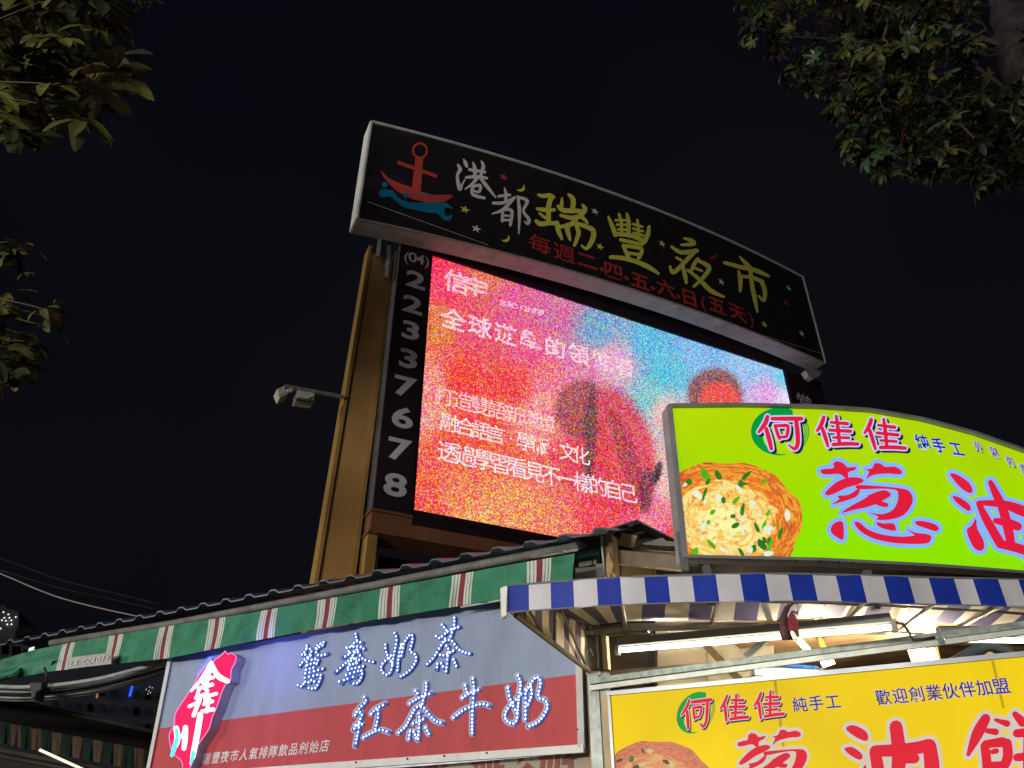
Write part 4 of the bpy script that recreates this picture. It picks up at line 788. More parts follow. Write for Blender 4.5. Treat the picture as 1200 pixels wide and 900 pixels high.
YOUb = [[(785, 118), (830, 128), (890, 170), (912, 215), (895, 230), (850, 205), (800, 150)], [(800, 245), (840, 255), (890, 290), (902, 320), (885, 330), (840, 300), (805, 265)], [(930, 372), (938, 430), (970, 490), (976, 535), (955, 555), (920, 540), (893, 490), (878, 435), (905, 412)]]
YOUs = [[(1012, 170, 15), (1040, 230, 22), (1078, 310, 26), (1108, 420, 28), (1130, 530, 24)], [(945, 288, 16), (990, 380, 24), (1062, 505, 27)], [(948, 284, 14), (1080, 292, 22), (1180, 325, 30), (1240, 352, 26)], [(1225, 345, 28), (1240, 450, 28), (1222, 570, 26)], [(1040, 385, 16), (1110, 398, 26), (1165, 418, 24)], [(1065, 517, 24), (1140, 532, 26), (1232, 560, 26)]]
def big(parent, surf, bl, st, A, halo, hg=22, kk=1.0, crop=C5, name='character', red=None):
    m = MB()
    if bl: blobs(m, surf, crop, bl, grow=hg, off=.004 * kk, step=.00008, A=A, mi=0)
    if st: strokes(m, surf, crop, st, grow=hg, off=.005 * kk, step=.00008, A=A, mi=0)
    if bl: blobs(m, surf, crop, bl, off=.009 * kk, step=.00008, A=A, mi=1)
    if st: strokes(m, surf, crop, st, off=.010 * kk, step=.00008, A=A, mi=1)
    m.build(name, [halo, red or RED], parent)
big(gs, G, CONG, None, IDN, HALO); big(gs, G, YOUb, YOUs, IDN, HALO)
t = MB()
for ch, x, y, e in (('純', 1080, 518.5, .088), ('手', 1099, 522.5, .088), ('工', 1120, 526.5, .088)):
    char(t, G, ch, x, y, e, ws=.86, bold=.04, off=.003, shear=-.12, mi=0); char(t, G, ch, x, y, e, ws=.86, bold=.02, off=.006, shear=-.12, mi=1)
t.build('small_lettering', [LIL, DBLUE], gs)
t = MB()
for ch, x, y in (('外', 1145.5, 523.5), ('酥', 1164.5, 530.5), ('內', 1182.5, 540.5), ('嫩', 1199, 550)):
    char(t, G, ch, x, y, .064, ws=.82, bold=.05, off=.003, shear=-.15, mi=0, dx=.004, dz=-.004); char(t, G, ch, x, y, .064, ws=.82, bold=.04, off=.005, shear=-.15, mi=1); char(t, G, ch, x, y, .064, ws=.82, bold=.0, off=.007, shear=-.15, mi=2)
t.build('small_lettering', [NAVY, LIL, PUR], gs)
# pancake picture: browned rim, creamy middle, printed on the film
def pancake_mat(name, k, rim, mid, cream):
    m = bpy.data.materials.new(name); m.use_nodes = True; nt = m.node_tree; b = nt.nodes['Principled BSDF']; N = nt.nodes.new; Lk = nt.links.new
    uv = N('ShaderNodeUVMap'); ln = N('ShaderNodeVectorMath'); ln.operation = 'LENGTH'; Lk(uv.outputs[0], ln.inputs[0])
    sp = N('ShaderNodeSeparateXYZ'); Lk(uv.outputs[0], sp.inputs[0]); at = N('ShaderNodeMath'); at.operation = 'ARCTAN2'; Lk(sp.outputs[1], at.inputs[0]); Lk(sp.outputs[0], at.inputs[1])
    mr = N('ShaderNodeMath'); mr.operation = 'MULTIPLY'; mr.inputs[1].default_value = 4.2; Lk(ln.outputs['Value'], mr.inputs[0])
    co = N('ShaderNodeCombineXYZ'); Lk(mr.outputs[0], co.inputs[0]); Lk(at.outputs[0], co.inputs[1])
    n1 = N('ShaderNodeTexNoise'); n1.inputs['Scale'].default_value = 1.7; n1.inputs['Detail'].default_value = 7; n1.inputs['Roughness'].default_value = .68; n1.inputs['Distortion'].default_value = .8; Lk(co.outputs[0], n1.inputs['Vector'])
    ad = N('ShaderNodeMath'); ad.operation = 'MULTIPLY_ADD'; ad.inputs[1].default_value = 1.42; Lk(n1.outputs['Fac'], ad.inputs[0])
    r3 = N('ShaderNodeMath'); r3.operation = 'POWER'; r3.inputs[1].default_value = 1.6; Lk(ln.outputs['Value'], r3.inputs[0]); Lk(r3.outputs[0], ad.inputs[2])
    sc = N('ShaderNodeMath'); sc.operation = 'MULTIPLY'; sc.inputs[1].default_value = .46; Lk(ad.outputs[0], sc.inputs[0])
    rp = N('ShaderNodeValToRGB'); e = rp.color_ramp.elements; Lk(sc.outputs[0], rp.inputs[0])
    e[0].position = .22; e[0].color = mul(cream, 1.15); e[1].position = .92; e[1].color = rim
    for p, c in ((.38, cream), (.45, mid), (.50, cream), (.57, mul(mid, 1.0)), (.62, mul(rim, 1.25)), (.66, mid), (.72, rim), (.78, mid), (.83, rim)):
        q_ = e.new(p); q_.color = c
    vo = N('ShaderNodeTexNoise'); vo.inputs['Scale'].default_value = 9; vo.inputs['Detail'].default_value = 3; Lk(uv.outputs[0], vo.inputs['Vector'])
    r2 = N('ShaderNodeValToRGB'); r2.color_ramp.elements[0].position = .56; r2.color_ramp.elements[1].position = .66; r2.color_ramp.elements[0].color = (0, 0, 0, 1); r2.color_ramp.elements[1].color = (.8,) * 3 + (1,); Lk(vo.outputs['Fac'], r2.inputs[0])
    mx = N('ShaderNodeMixRGB'); mx.inputs[2].default_value = S(224, 110, 26); Lk(r2.outputs[0], mx.inputs[0]); Lk(rp.outputs[0], mx.inputs[1])
    Lk(mx.outputs[0], b.inputs['Emission Color']); b.inputs['Emission Strength'].default_value = k; b.inputs['Base Color'].default_value = (.1, .06, .03, 1)
    return m
def pancake(parent, surf, cx, cy, rx, ry, clip, mat, off, seed, gmats):
    rnd = random.Random(seed); m = MB(); m.uv = []; R, K = 16, 72
    for j in range(R + 1):
        for i in range(K):
            a = 2 * math.pi * i / K; f = j / R * (1 + .018 * math.sin(a * 7 + seed) + .012 * math.sin(a * 13)); x, y = cx + rx * f * math.cos(a), cy + ry * f * math.sin(a)
            x2, y2 = clip(x, y); m.v.append(surf(x2, y2, off)); m.uv.append(((x2 - cx) / rx, (y2 - cy) / ry))
    for j in range(R):
        for i in range(K):
            m.f.append([j * K + i, j * K + (i + 1) % K, (j + 1) * K + (i + 1) % K, (j + 1) * K + i]); m.m.append(0)
    k = 0; nb = len(m.v)
    while k < 46:
        a, f = rnd.uniform(0, 6.28), math.sqrt(rnd.uniform(0, .72)); x, y = cx + rx * f * math.cos(a), cy + ry * f * math.sin(a)
        if clip(x - 4, y - 4) != (x - 4, y - 4) or clip(x + 4, y + 4) != (x + 4, y + 4): continue
        L_, W2, t_ = rnd.uniform(3.0, 9.5) * rx / 91, rnd.uniform(1.8, 4.2) * rx / 91, rnd.uniform(0, 3.14); mi = rnd.choice((0, 0, 1, 1, 2))
        P = []
        for q_ in range(7):
            th = q_ * 6.283 / 7; ex, ey = L_ * math.cos(th) * rnd.uniform(.75, 1.1), W2 * math.sin(th) * rnd.uniform(.7, 1.2)
            P.append(surf(x + ex * math.cos(t_) - ey * math.sin(t_), y + ex * math.sin(t_) + ey * math.cos(t_), off + .001 + k * .00004))
        m.add(P, [tuple(range(7))], mi + 1); m.uv += [(0, 0)] * 7; k += 1
    m.build('pancake', [mat] + gmats, parent)
def clipG(x, y):
    y = min(y, lerp(GBm, max(x, 803)) - 4.5)
    le = 787 + (y - 478) * (806 - 787) / (655 - 478)
    return (max(x, le), y)
pancake(gs, G, 849, 611, 91, 70, clipG, pancake_mat('pancake_print', 1, S(196, 40, 22), S(240, 176, 40), S(242, 236, 158)), .0015, 3, [em('scallion_green', S(84, 176, 20), 1, .2, 20), em('scallion_dark', S(46, 122, 34), 1, .2, 20), em('scallion_white', S(225, 235, 215), 1)])

# ---- lower yellow sign
ys = thing('yellow_sign', F.uz(1.2, 1.9, .03), 'yellow light box sign with red scallion characters below the fluorescent lamps', 'sign')
Y = F.off(.03)
yTL, yTR, yBR, yBL = Y(716, 815.5), Y(1290, 761), None, None
uL, uR = Y.u(716, 815.5), Y.u(1290, 764); zt = Y(716, 815.5).z
YEL = em('yellow_film', S(242, 206, 2), .86, .16, 1.4, base=.12)
m = MB()
for i in range(20):
    u0, u1 = uL + (uR - uL) * i / 20, uL + (uR - uL) * (i + 1) / 20
    m.quad(Y.uz(u0, 1.35), Y.uz(u1, 1.35), Y.uz(u1, zt), Y.uz(u0, zt))
m.build('sign_face', YEL, ys)
m = MB(); pbox(m, Y, uL - .02, uR + .02, zt + .001, zt + .02, .012, -.12); pbox(m, Y, uL - .015, uL - .001, 1.33, zt, .012, -.12); m.build('frame', pm('bright_aluminium', (.34, .36, .39, 1), .3, .5, .1, 8), ys)
m = MB(); pbox(m, Y, uL - .045, uL - .017, 1.3, zt + .012, .008, -.12); m.build('timber_side', pm('cream_timber', (.50, .37, .19, 1), .55, 0, .25, 14, stretch=(1, 1, .3)), ys)
m = MB(); pbox(m, Y, uL, uR, 1.33, zt, -.10, -.12); m.build('back_sheet', M['grey_metal'], ys)
for a_, b_ in (((908, 797), (922, 905)), ((1163, 774), (1176, 830))):  # darker strips painted for shadows of struts inside the box
    m = MB(); m.solid([Y(a_[0] - 1.6, a_[1], .0012), Y(a_[0] + 1.6, a_[1], .0012), Y(b_[0] + 1.6, b_[1], .0012), Y(b_[0] - 1.6, b_[1], .0012)], Y.n * .0006); m.build('strut_shadow', em('strut_shadow_strip', S(196, 164, 10), .8), ys)
def aff(src, dst):                              # affine px map from three point pairs
    (x0, y0), (x1, y1), (x2, y2) = src; D = (x1 - x0) * (y2 - y0) - (x2 - x0) * (y1 - y0)
    def f(x, y):
        a = ((x - x0) * (y2 - y0) - (x2 - x0) * (y - y0)) / D; b = ((x1 - x0) * (y - y0) - (x - x0) * (y1 - y0)) / D
        return tuple(dst[0][j] + a * (dst[1][j] - dst[0][j]) + b * (dst[2][j] - dst[0][j]) for j in (0, 1))
    return f
def c4(x, y): return (860 + x / 5.4545, 465 + y / 5.4545)
REDL = em('red_letter_lower', S(224, 24, 50), .85, .08, 6)
A1 = aff([c4(160, 225), c4(432, 140), c4(240, 332)], [(700 + 595 / 6, 800 + 225 / 6), (700 + 800 / 6, 800 + 120 / 6), (700 + 640 / 6, 800 + 320 / 6)])
PINK = em('pale_pink_halo', S(226, 208, 205), .8, .04, 6)
emblem(ys, Y, A1, .8); chr3(ys, Y, HE, A1, PINK, .8, red=REDL, g1=7, sh=(12, 12))
A2 = aff([c4(533, 217), c4(745, 220), c4(602, 317)], [(840 + 27 / 6, 790 + 240 / 6), (840 + 195 / 6, 790 + 228 / 6), (840 + 68 / 6, 790 + 330 / 6)]); chr3(ys, Y, JIA, A2, PINK, .8, red=REDL, g1=7, sh=(12, 12))
A3 = aff([c4(533, 217), c4(745, 220), c4(602, 317)], [(840 + 265 / 6, 790 + 222 / 6), (840 + 440 / 6, 790 + 205 / 6), (840 + 310 / 6, 790 + 312 / 6)]); chr3(ys, Y, JIA, A3, PINK, .8, red=REDL, g1=7, sh=(12, 12))
def c5(x, y): return (950 + x / 4.8, 530 + y / 4.8)
A4 = aff([c5(55, 100), c5(513, 112), c5(80, 238)], [(840 + 145 / 6, 790 + 485 / 6), (840 + 590 / 6, 790 + 425 / 6), (840 + 155 / 6, 790 + 635 / 6)])
GRY = em('pale_grey_halo', S(214, 206, 196), .82, .05, 6)
big(ys, Y, CONG, None, A4, GRY, 20, .8, red=REDL)
CY1, CY2 = (840, 790, 6.0), (1000, 780, 6.0)
s_ = lambda ss: [[(p[0] + 960, p[1] - 60) + tuple(p[2:]) for p in st] for st in ss]
big(ys, Y, [[(910, 375), (960, 358), (1040, 395), (1065, 440), (1050, 470), (990, 450), (925, 405)], [(900, 520), (950, 512), (1010, 550), (1025, 585), (1000, 602), (940, 570), (905, 540)], [(1040, 640), (1052, 665), (1045, 760), (1020, 820), (985, 800), (1000, 720)]],
    s_([[(300, 430, 46), (312, 520, 48), (322, 620, 50), (310, 790, 48)], [(155, 600, 40), (300, 595, 44), (440, 580, 44), (530, 560, 46)], [(152, 608, 40), (172, 720, 44), (180, 830, 44)], [(535, 562, 48), (552, 700, 54), (548, 830, 54)], [(300, 662, 30), (430, 652, 36)]]), IDN, GRY, 26, .8, CY1, red=REDL)
big(ys, Y, None, [[(930, 372, 34), (872, 480, 40), (808, 625, 14)], [(940, 458, 18), (1000, 466, 24)], [(1000, 382, 12), (1080, 408, 24)], [(925, 565, 32), (940, 700, 34), (942, 800, 34)], [(930, 552, 28), (1050, 538, 36)], [(1080, 545, 34), (1086, 640, 36), (1056, 712, 34)], [(978, 606, 18), (1005, 600, 20)], [(950, 702, 26), (1050, 702, 30)],
    [(1138, 342, 22), (1190, 398, 34)], [(1150, 476, 30), (1280, 466, 34)], [(1150, 646, 28), (1300, 630, 34)], [(1230, 480, 34), (1225, 820, 34)], [(1320, 340, 30), (1290, 430, 30)]], IDN, GRY, 26, .8, CY2, red=REDL)
IND = em('indigo_letter', S(45, 30, 160), .7, .1, 8)
def smalls(parent, surf, items, e, mats, **k):
    t = MB()
    for ch, x, y in items: char(t, surf, ch, x, y, e, bold=.03, off=.003, mi=0, **k)
    for ch, x, y in items: char(t, surf, ch, x, y, e, bold=.008, off=.005, mi=1, **k)
    t.build('small_lettering', mats, parent)
smalls(ys, Y, (('純', 937.5, 825.7), ('手', 956.5, 824), ('工', 976, 822.3)), .062, [PINK, IND])
smalls(ys, Y, [(ch, 1035 + (1173 - 1035) * i / 7, 817.3 + (804 - 817.3) * i / 7) for i, ch in enumerate('歡迎創業伙伴加盟')], .062, [PINK, IND], ws=.95)
pancake(ys, Y, 768, 917, 66, 49, lambda x, y: (max(x, 717 + (y - 815) * .05), y), pancake_mat('pancake_print_lower', .8, S(170, 48, 40), S(214, 110, 50), S(216, 176, 96)), .001, 9, [em('scallion_green_low', S(105, 130, 50), .8), em('scallion_dark_low', S(80, 95, 60), .8), em('scallion_pale_low', S(210, 200, 150), .8)])

# ================================================================ LEFT BACKGROUND
CG = 'service cables under the green awning'
CBm = pm('pale_cable', (.34, .36, .37, 1), .4, 0, .3, 12); CBd = pm('dark_cable', (.03, .03, .032, 1), .5)
for k, (dy, D, mt, r, lab) in enumerate(((0, 5.6, CBm, .014, 'pale thick cable, topmost of the bundle under the green awning'), (5, 5.7, CBm, .014, 'pale cable, second from the top of the bundle under the green awning'), (8.5, 5.75, CBd, .012, 'black cable in the middle of the bundle under the green awning'), (12, 5.8, CBm, .012, 'pale cable, second from the bottom of the cable bundle'), (15, 5.85, pm('grey_cable', (.16, .17, .17, 1), .5), .013, 'grey cable, lowest of the bundle under the green awning'))):
    m = MB(); kk = 1 - .15 * k
    path = [(-120, 797 + dy), (0, 804.5 + dy), (40, 804.5 + dy), (80, 801 + dy), (120, 794.5 + dy * 1.0), (160, 784 + dy * 1.0), (200, 774 + dy * .75), (240, 766 + dy * .5)]
    q = cr(path, 5); m.tube([at_d(x, y, D - (x > 0) * x * .0006) for x, y in q], r, 7); tag(m.build('cable', mt, smooth=True), lab, 'cable', CG)
cmx = thing('cable_clamp', at_d(40, 805, 5.5), 'black clamp box hanging on the cable bundle', 'clamp')
m = MB(); D = 5.5; m.solid([at_d(x, y, D) for x, y in ((34.5, 799), (50, 798), (49, 808), (43, 811), (41, 819), (36, 819), (36, 811), (34, 806))], Vector((0, .12, 0))); m.build('body', CBd, cmx, bevel=.01)
m = MB(); m.tube([at_d(x, y, D) for x, y in ((50, 806), (54, 800), (55, 790), (52, 782))], .008, 6); m.build('tie', CBd, cmx, smooth=True)
for pts, D, mt, r, lab in (([(-40, 657), (0, 672), (60, 697), (110, 711), (165, 723)], 7, pm('light_wire', (.36, .33, .31, 1), .5), .0065, 'brightest thin wire crossing the sky toward the corrugated roof'), ([(-40, 642), (0, 654), (70, 679), (130, 694), (190, 709)], 11, CBd, .007, 'faint dark wire, upper of the faint pair in the sky'), ([(0, 668), (70, 689), (130, 702), (190, 716)], 12, CBd, .007, 'faint dark wire, lower of the faint pair in the sky')):
    m = MB(); m.tube([at_d(x, y, D) for x, y in cr(pts, 4)], r, 6); tag(m.build('overhead_wire', mt, smooth=True), lab, 'wire', 'overhead wires in the night sky')
# far stall lower left
Gp = Pl(at_d(90, 860, 7.5), (math.sin(math.radians(62)), math.cos(math.radians(62))))
fs_ = thing('far_stall', Gp(90, 890), 'dim stall with beige and green striped valance below the cable bundle', 'stall')
def edge(T_, x): return lerp(T_, x)
m = MB(); vt = [(-60, 832), (0, 846), (175, 879), (215, 886)]; vb = [(-60, 857), (0, 871), (175, 905), (215, 912)]
xs_ = [-60 + 4.02 * i for i in range(69)]
for i in range(68):
    x0, x1 = xs_[i], xs_[i + 1]; ph = ((x0 + 60) % 24.1) / 24.1
    mi = 0 if ph < .42 else (1 if ph < .68 else (2 if ph < .76 else 1))
    m.quad(Gp(x0, edge(vb, x0), .015 * math.sin(x0 * .5)), Gp(x1, edge(vb, x1), .015 * math.sin(x1 * .5)), Gp(x1, edge(vt, x1)), Gp(x0, edge(vt, x0)), mi)
m.build('valance', [pm('beige_valance', (.13, .085, .06, 1), .7), pm('dark_green_valance', (.008, .03, .024, 1), .7), pm('pale_green_valance', (.05, .075, .06, 1), .7)], fs_)
m = MB(); m.solid([Gp(-60, 804, -.05), Gp(215, 866, -.05), Gp(215, 886, .02), Gp(-60, 832, .02)], -Gp.n * .06); m.bar(Gp(-60, 803, -.02), Gp(215, 866, -.02), .04, .03, 1); m.build('fascia', [pm('dark_fascia', (.012, .011, .011, 1), .7, 0, .4, 6), pm('grey_fascia_edge', (.06, .055, .052, 1), .6)], fs_)
m = MB(); m.bar(Gp(-60, 868, -.1), Gp(120, 902, -.1), .06, .03); m.bar(Gp(-60, 875, -.1), Gp(120, 909, -.1), .05, .02); m.solid([Gp(-60, 872, -.3), Gp(215, 925, -.3), Gp(215, 1000, -.3), Gp(-60, 1000, -.3)], -Gp.n * .05, 1); m.build('frame', [pm('brown_stall_beam', (.10, .08, .065, 1), .6), pm('dim_stall_wall', (.06, .05, .045, 1), .7, 0, .2, 2)], fs_)
m = MB(); m.tube([Gp(46, 878.5, .06), Gp(98, 902, .06)], .011, 8); tag(m.build('stall_lamp', em('warm_lamp_tube', (1, .88, .68, 1), 1.2), smooth=True), 'slim warm lamp tube slanting below the beige and green valance', 'lamp')
# buildings far behind
def building(D, quadpx, t, wall, lab, wins, depth, wmat, extra=None):
    x0, y0 = quadpx[0]; pl = Pl(at_d(x0, y0, D), t); tops = [pl(*p) for p in quadpx]
    b = thing('apartment_building', Vector((tops[0].x, tops[0].y, 0)), lab, 'building')
    pts = [Vector((tops[-1].x, tops[-1].y, 0)), Vector((tops[0].x, tops[0].y, 0))] + tops
    m = MB(); m.solid(pts, -pl.n * depth); m.build('wall', wall, b)
    for (a, c, e, f) in wins:
        m = MB(); m.solid([pl(a, f, .03), pl(e, f + (e - a) * .35 * 0, .03), pl(e, c, .03), pl(a, c, .03)], pl.n * .05); m.build('window', wmat, b)
    return b, pl
DK = pm('dark_window_glass', (.006, .007, .01, 1), .15)
b1, p1 = building(60, [(-60, 705), (6, 709), (8, 713), (22, 716), (22, 760)], (1, .25), pm('dim_tower_wall', (.20, .19, .20, 1), .8, 0, .3, .5), 'dark distant tower dotted with small white lights', [], 8, DK)
WL = em('white_point_light', (1, 1, .92, 1), 1.6)
for x, y in ((4, 717.3), (9.7, 720), (18.5, 723), (5, 724), (11, 724), (2.2, 726.8), (7, 727.4), (13.2, 727), (8.5, 731.7), (13.5, 731.5), (.5, 736.5)):
    m = MB(); c = p1(x, y, .15); r = .055; m.add([c + p1.t * (r * math.cos(a * .7854)) + Vector((0, 0, r * math.sin(a * .7854))) for a in range(8)] + [c + p1.n * .05], [(i, (i + 1) % 8, 8) for i in range(8)]); m.build('light', WL, b1)
b2, p2 = building(34, [(-80, 726), (0, 746), (33, 757), (70, 769)], (.80, .6), pm('grey_building_wall', (.34, .35, .39, 1), .8, 0, .15, .6), 'grey apartment building with dark windows beside the tiny white lit panel', [(-14, 750, -3, 768), (2, 752, 10, 767), (14, 758, 24, 774), (27, 762, 33, 775)], 10, DK)
b3, p3 = building(44, [(20, 738), (34, 742), (60, 747)], (.9, .4), pm('dark_building_wall', (.07, .07, .075, 1), .8, 0, .15, .6), 'very dark building block behind the grey apartment building', [], 8, DK)
m = MB(); m.bar(p3(20, 738, .1), p3(60, 747, .1), .3, .5); m.build('parapet', pm('dark_parapet', (.10, .10, .10, 1), .8), b3)
b4, p4 = building(28, [(40, 772), (120, 772), (215, 772)], (.96, .27), pm('blue_grey_facade', (.09, .10, .15, 1), .8, 0, .3, .5), 'dark blue facade with rows of windows seen below the cable bundle', [], 8, DK)
for i in range(11):
    for j in range(3):
        x, y = 62 + i * 13.5, 802 + j * 19 + i * 1.0
        m = MB(); P = [p4(x, y + 10, .04), p4(x + 7, y + 10, .04), p4(x + 7, y + 2, .04), p4(x + 3.5, y, .04), p4(x, y + 2, .04)]; m.solid(P, p4.n * .05)
        if (i * 7 + j * 5) % 10 > 2: m.build('window', pm('dim_window', (.018, .02, .03, 1), .3, 0, .5, .4) if (i + j) % 2 else DK, b4)
m = MB(); m.bar(p4(152, 816, .1), p4(155, 804, .1), .06, .06); m.build('neon_bar', em('blue_neon', (.02, .10, 1, 1), 1.4), b4)
m = MB(); m.bar(p4(113.5, 818, .1), p4(114, 812, .1), .06, .06); m.build('lit_window', em('amber_window', (.8, .4, .15, 1), .4), b4)
m = MB()
for x, y in ((171, 808), (174, 810), (176, 812), (173, 813), (178, 806), (175, 805)):
    m.bar(p4(x, y, .1), p4(x + .8, y, .1), .03, .035)
m.build('fairy_lights', em('fairy_light', (.9, .9, .8, 1), .7), b4)

# ================================================================ TREES
def leaf(mb, p, d, up, L, W, droop, mi):
    sd_ = d.cross(up).normalized(); ps = []
    for f, wf in ((0, .10), (.35, .75), (.7, 1.0), (.9, .55), (1, .02)):
        c = p + d * (L * f) - up * (droop * L * f * f); ps.append((c + sd_ * W * wf * .5 + up * W * .12 * wf, c, c - sd_ * W * wf * .5 + up * W * .12 * wf))
    vs = [q for r in ps for q in r]; fs = []
    for i in range(4): fs += [(i * 3, i * 3 + 1, i * 3 + 4, i * 3 + 3), (i * 3 + 1, i * 3 + 2, i * 3 + 5, i * 3 + 4)]
    mb.add(vs, fs, mi)
def rosette(mb, p, axis, size, n, rnd, nm):
    axis = axis.normalized(); a = axis.orthogonal().normalized(); b = axis.cross(a); ph = rnd.uniform(0, 6.28); mi = rnd.choice(nm)
    for k in range(n):
        t_ = ph + 6.283 * k / n + rnd.uniform(-.2, .2); d = (a * math.cos(t_) + b * math.sin(t_) + axis * rnd.uniform(-.1, .4)).normalized()
        leaf(mb, p, d, axis, size * rnd.uniform(.75, 1.15), size * rnd.uniform(.34, .46), rnd.uniform(.2, .7), mi)
def inpoly(P, x, y):
    c = False
    for i in range(len(P)):
        (a, b), (d, e) = P[i - 1], P[i]
        if (b > y) != (e > y) and x < (d - a) * (y - b) / (e - b) + a: c = not c
    return c
LV = [pm('leaf_olive', (.060, .062, .016, 1), .5, 0, .35, 8, spec=.25), pm('leaf_yellow_green', (.092, .090, .022, 1), .5, 0, .35, 8, spec=.25), pm('leaf_dark', (.022, .026, .010, 1), .5, 0, .35, 8, spec=.2), pm('leaf_rust', (.10, .045, .015, 1), .5, 0, .35, 8)]
BK_ = pm('grey_bark', (.10, .085, .08, 1), .85, 0, .45, 9, .5, stretch=(1, 1, .35)); TW = pm('twig', (.07, .055, .03, 1), .8)
rnd = random.Random(11)
lt = thing('broadleaf_tree', (-5.2, 2.6, 0), 'tree with large drooping olive leaf fans and no trunk in sight', 'tree')
m = MB(); m.tube([(-5.2, 2.6, 0), (-5.1, 2.7, 2), (-5.0, 2.9, 4), (-4.7, 3.1, 6), (-4.4, 3.3, 8)], [.22, .19, .16, .12, .06], 10); m.build('trunk', BK_, lt, smooth=True)
cw = MB(); tw = MB()
hub = Vector((-4.9, 3.0, 5.0))
tips = []
TLp = [(-140, -60), (150, -60), (146, 8), (142, 20), (140, 55), (132, 96), (115, 120), (108, 145), (85, 130), (60, 118), (45, 135), (30, 165), (-10, 165), (-140, 150)]
k = 0
while k < 300:
    x, y = rnd.uniform(-140, 195), rnd.uniform(-60, 170)
    if not inpoly(TLp, x, y): continue
    if x > 150 and y > 12 : continue
    tips.append((at_d(x, y, rnd.uniform(2.9, 4.3)), .19)); k += 1
for x, y in ((14, 152), (100, 142), (92, 138), (140, 66), (134, 84), (118, 108), (60, 100), (8, 140)): tips.append((at_d(x, y, 2.9), .20))
for x, y, s in ((168, 4, .10), (180, 2, .09), (160, -6, .10), (20, 286, .15), (8, 300, .10), (30, 320, .07), (60, 368, .18), (42, 408, .17), (20, 430, .17), (8, 345, .15), (-8, 380, .16), (-4, 420, .18), (2, 448, .15), (-30, 330, .17), (-30, 400, .17), (28, 392, .12), (-60, 360, .17), (66, 374, .15), (58, 384, .16), (36, 398, .17), (12, 440, .16), (50, 362, .14), (10, 405, .17), (0, 360, .16), (18, 300, .15)): tips.append((at_d(x, y, rnd.uniform(3.3, 3.7)), s))
for p, s in tips:
    rosette(cw, p, Vector((rnd.uniform(-.45, .55), rnd.uniform(-1.0, -.1), rnd.uniform(.1, .8))), s * rnd.uniform(.85, 1.1), rnd.choice((5, 6, 7)), rnd, (0, 0, 0, 1, 1, 2, 3) if rnd.random() < .08 else (0, 0, 1, 2, 2))
for p, s in tips[::6] + tips[-14:]:
    h = hub + Vector((0, 0, rnd.uniform(-.4, 1.2))) if p.z > 5 else Vector((-5.0, 2.9, 4.3)); mid = (p + h) / 2 + Vector((0, 0, .15)); tw.tube([h, mid, p + Vector((-.06, 0, .02)), p], [.014, .007, .004, .003], 5)
cw.build('crown', LV, lt); tw.build('branches', TW, lt)
rt = thing('fruit_tree', (6.2, 4.6, 0), 'tree with small dark green leaf tufts and a dark leaning trunk', 'tree')
rnd = random.Random(5)
m = MB(); D = 4.6
tp_ = [Vector((6.6, 4.6, 0)), Vector((6.4, 4.6, 3)), at_d(1290, 300, D), at_d(1228, 140, D), at_d(1196, 60, D), at_d(1182, 0, D), at_d(1165, -70, D)]
m.tube(cr([tuple(p) for p in tp_], 8), [.30 - .15 * i / 48 + .014 * math.sin(i * 1.7) for i in range(49)], 14); m.build('trunk', pm('purple_grey_bark', (.036, .029, .032, 1), .9, 0, .6, 9, 1.0, dirt=(.012, .010, .010, 1)), rt, smooth=True)
RP = [(845, -70), (862, 5), (870, 48), (890, 48), (905, 62), (920, 102), (960, 108), (975, 135), (990, 150), (985, 170), (1002, 208), (1030, 205), (1050, 212), (1078, 212), (1098, 200), (1130, 212), (1148, 226), (1170, 220), (1215, 205), (1330, 190), (1330, -70)]
cw = MB(); tw = MB(); cl_ = []
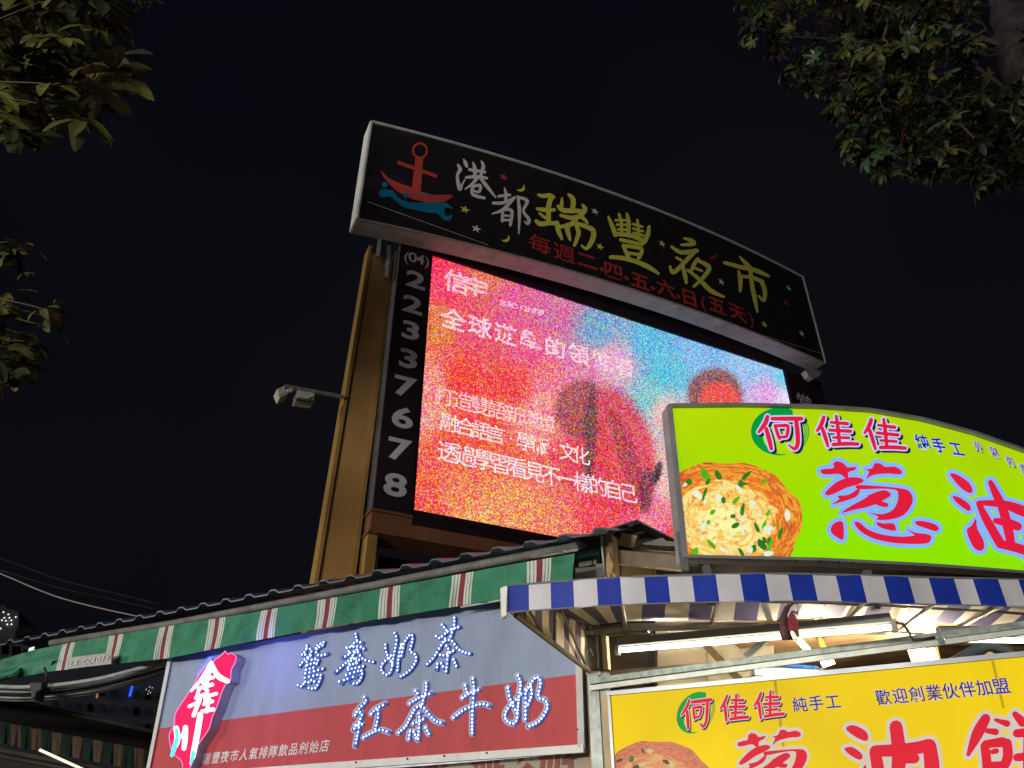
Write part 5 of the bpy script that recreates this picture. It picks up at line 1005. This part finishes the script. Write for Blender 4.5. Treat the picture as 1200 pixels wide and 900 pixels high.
while len(cl_) < 140:
    x, y = rnd.uniform(845, 1330), rnd.uniform(-70, 228)
    if inpoly(RP, x, y) and not (1135 < x < 1215 and y < 100 and rnd.random() < .85): cl_.append((x, y, rnd.uniform(4.1, 6.2)))
for x, y in ((866, 40), (880, 30), (925, 98), (935, 92), (975, 128), (1005, 198), (1012, 180), (1060, 203), (1148, 216), (1160, 205), (1090, 190), (995, 160)): cl_.append((x, y, rnd.uniform(4.2, 4.8)))
for x, y, D in cl_:
    c = at_d(x, y, D); near = (1135 < x < 1200 and y < 105)
    for k in range(15):
        q = c + Vector((rnd.gauss(0, .17), rnd.gauss(0, .3), rnd.gauss(0, .17)))
        px, py = project(q)
        if px < 1330 and py > -80 and not inpoly(RP, px, py): continue
        if 1146 < px < 1205 and py < 95 and q.y < 5.0: continue
        rosette(cw, q, Vector((rnd.uniform(-.8, .4), rnd.uniform(-.9, .2), rnd.uniform(.1, .9))), rnd.uniform(.09, .13), rnd.choice((6, 7, 8)), rnd, (0, 0, 1, 2, 2) if rnd.random() < .85 else (3, 3))
    if rnd.random() < .16:
        h = tp_[rnd.choice((3, 4, 5))]; mid = (c + h) / 2 + Vector((0, 0, rnd.uniform(-.1, .25))); tw.tube([h, mid, c], [.02, .01, .004], 5)
for a, b, c in (((1165, 125), (1150, 112), (1100, 118)), ((1128, 120), (1125, 145), (1155, 175)), ((1040, 30), (1035, 45), (1045, 55)), ((1155, 35), (1140, 45), (1120, 53))): tw.tube([at_d(*p, 4.15) for p in (a, b, c)], [.016, .011, .005], 6)
RV = [pm('tuft_green', (.030, .046, .012, 1), .5, 0, .4, 9, spec=.3), pm('tuft_olive', (.058, .062, .013, 1), .5, 0, .4, 9, spec=.3), pm('tuft_dark', (.008, .011, .005, 1), .5, 0, .4, 9, spec=.2), pm('tuft_bluish', (.028, .058, .032, 1), .4, 0, .4, 9, spec=.4)]
cw.build('crown', RV, rt); tw.build('branches', pm('grey_twig', (.06, .05, .04, 1), .8), rt)
for o in COL.objects:
    if o.parent is None and 'label' in o and 'kind' not in o: o['kind'] = 'thing'
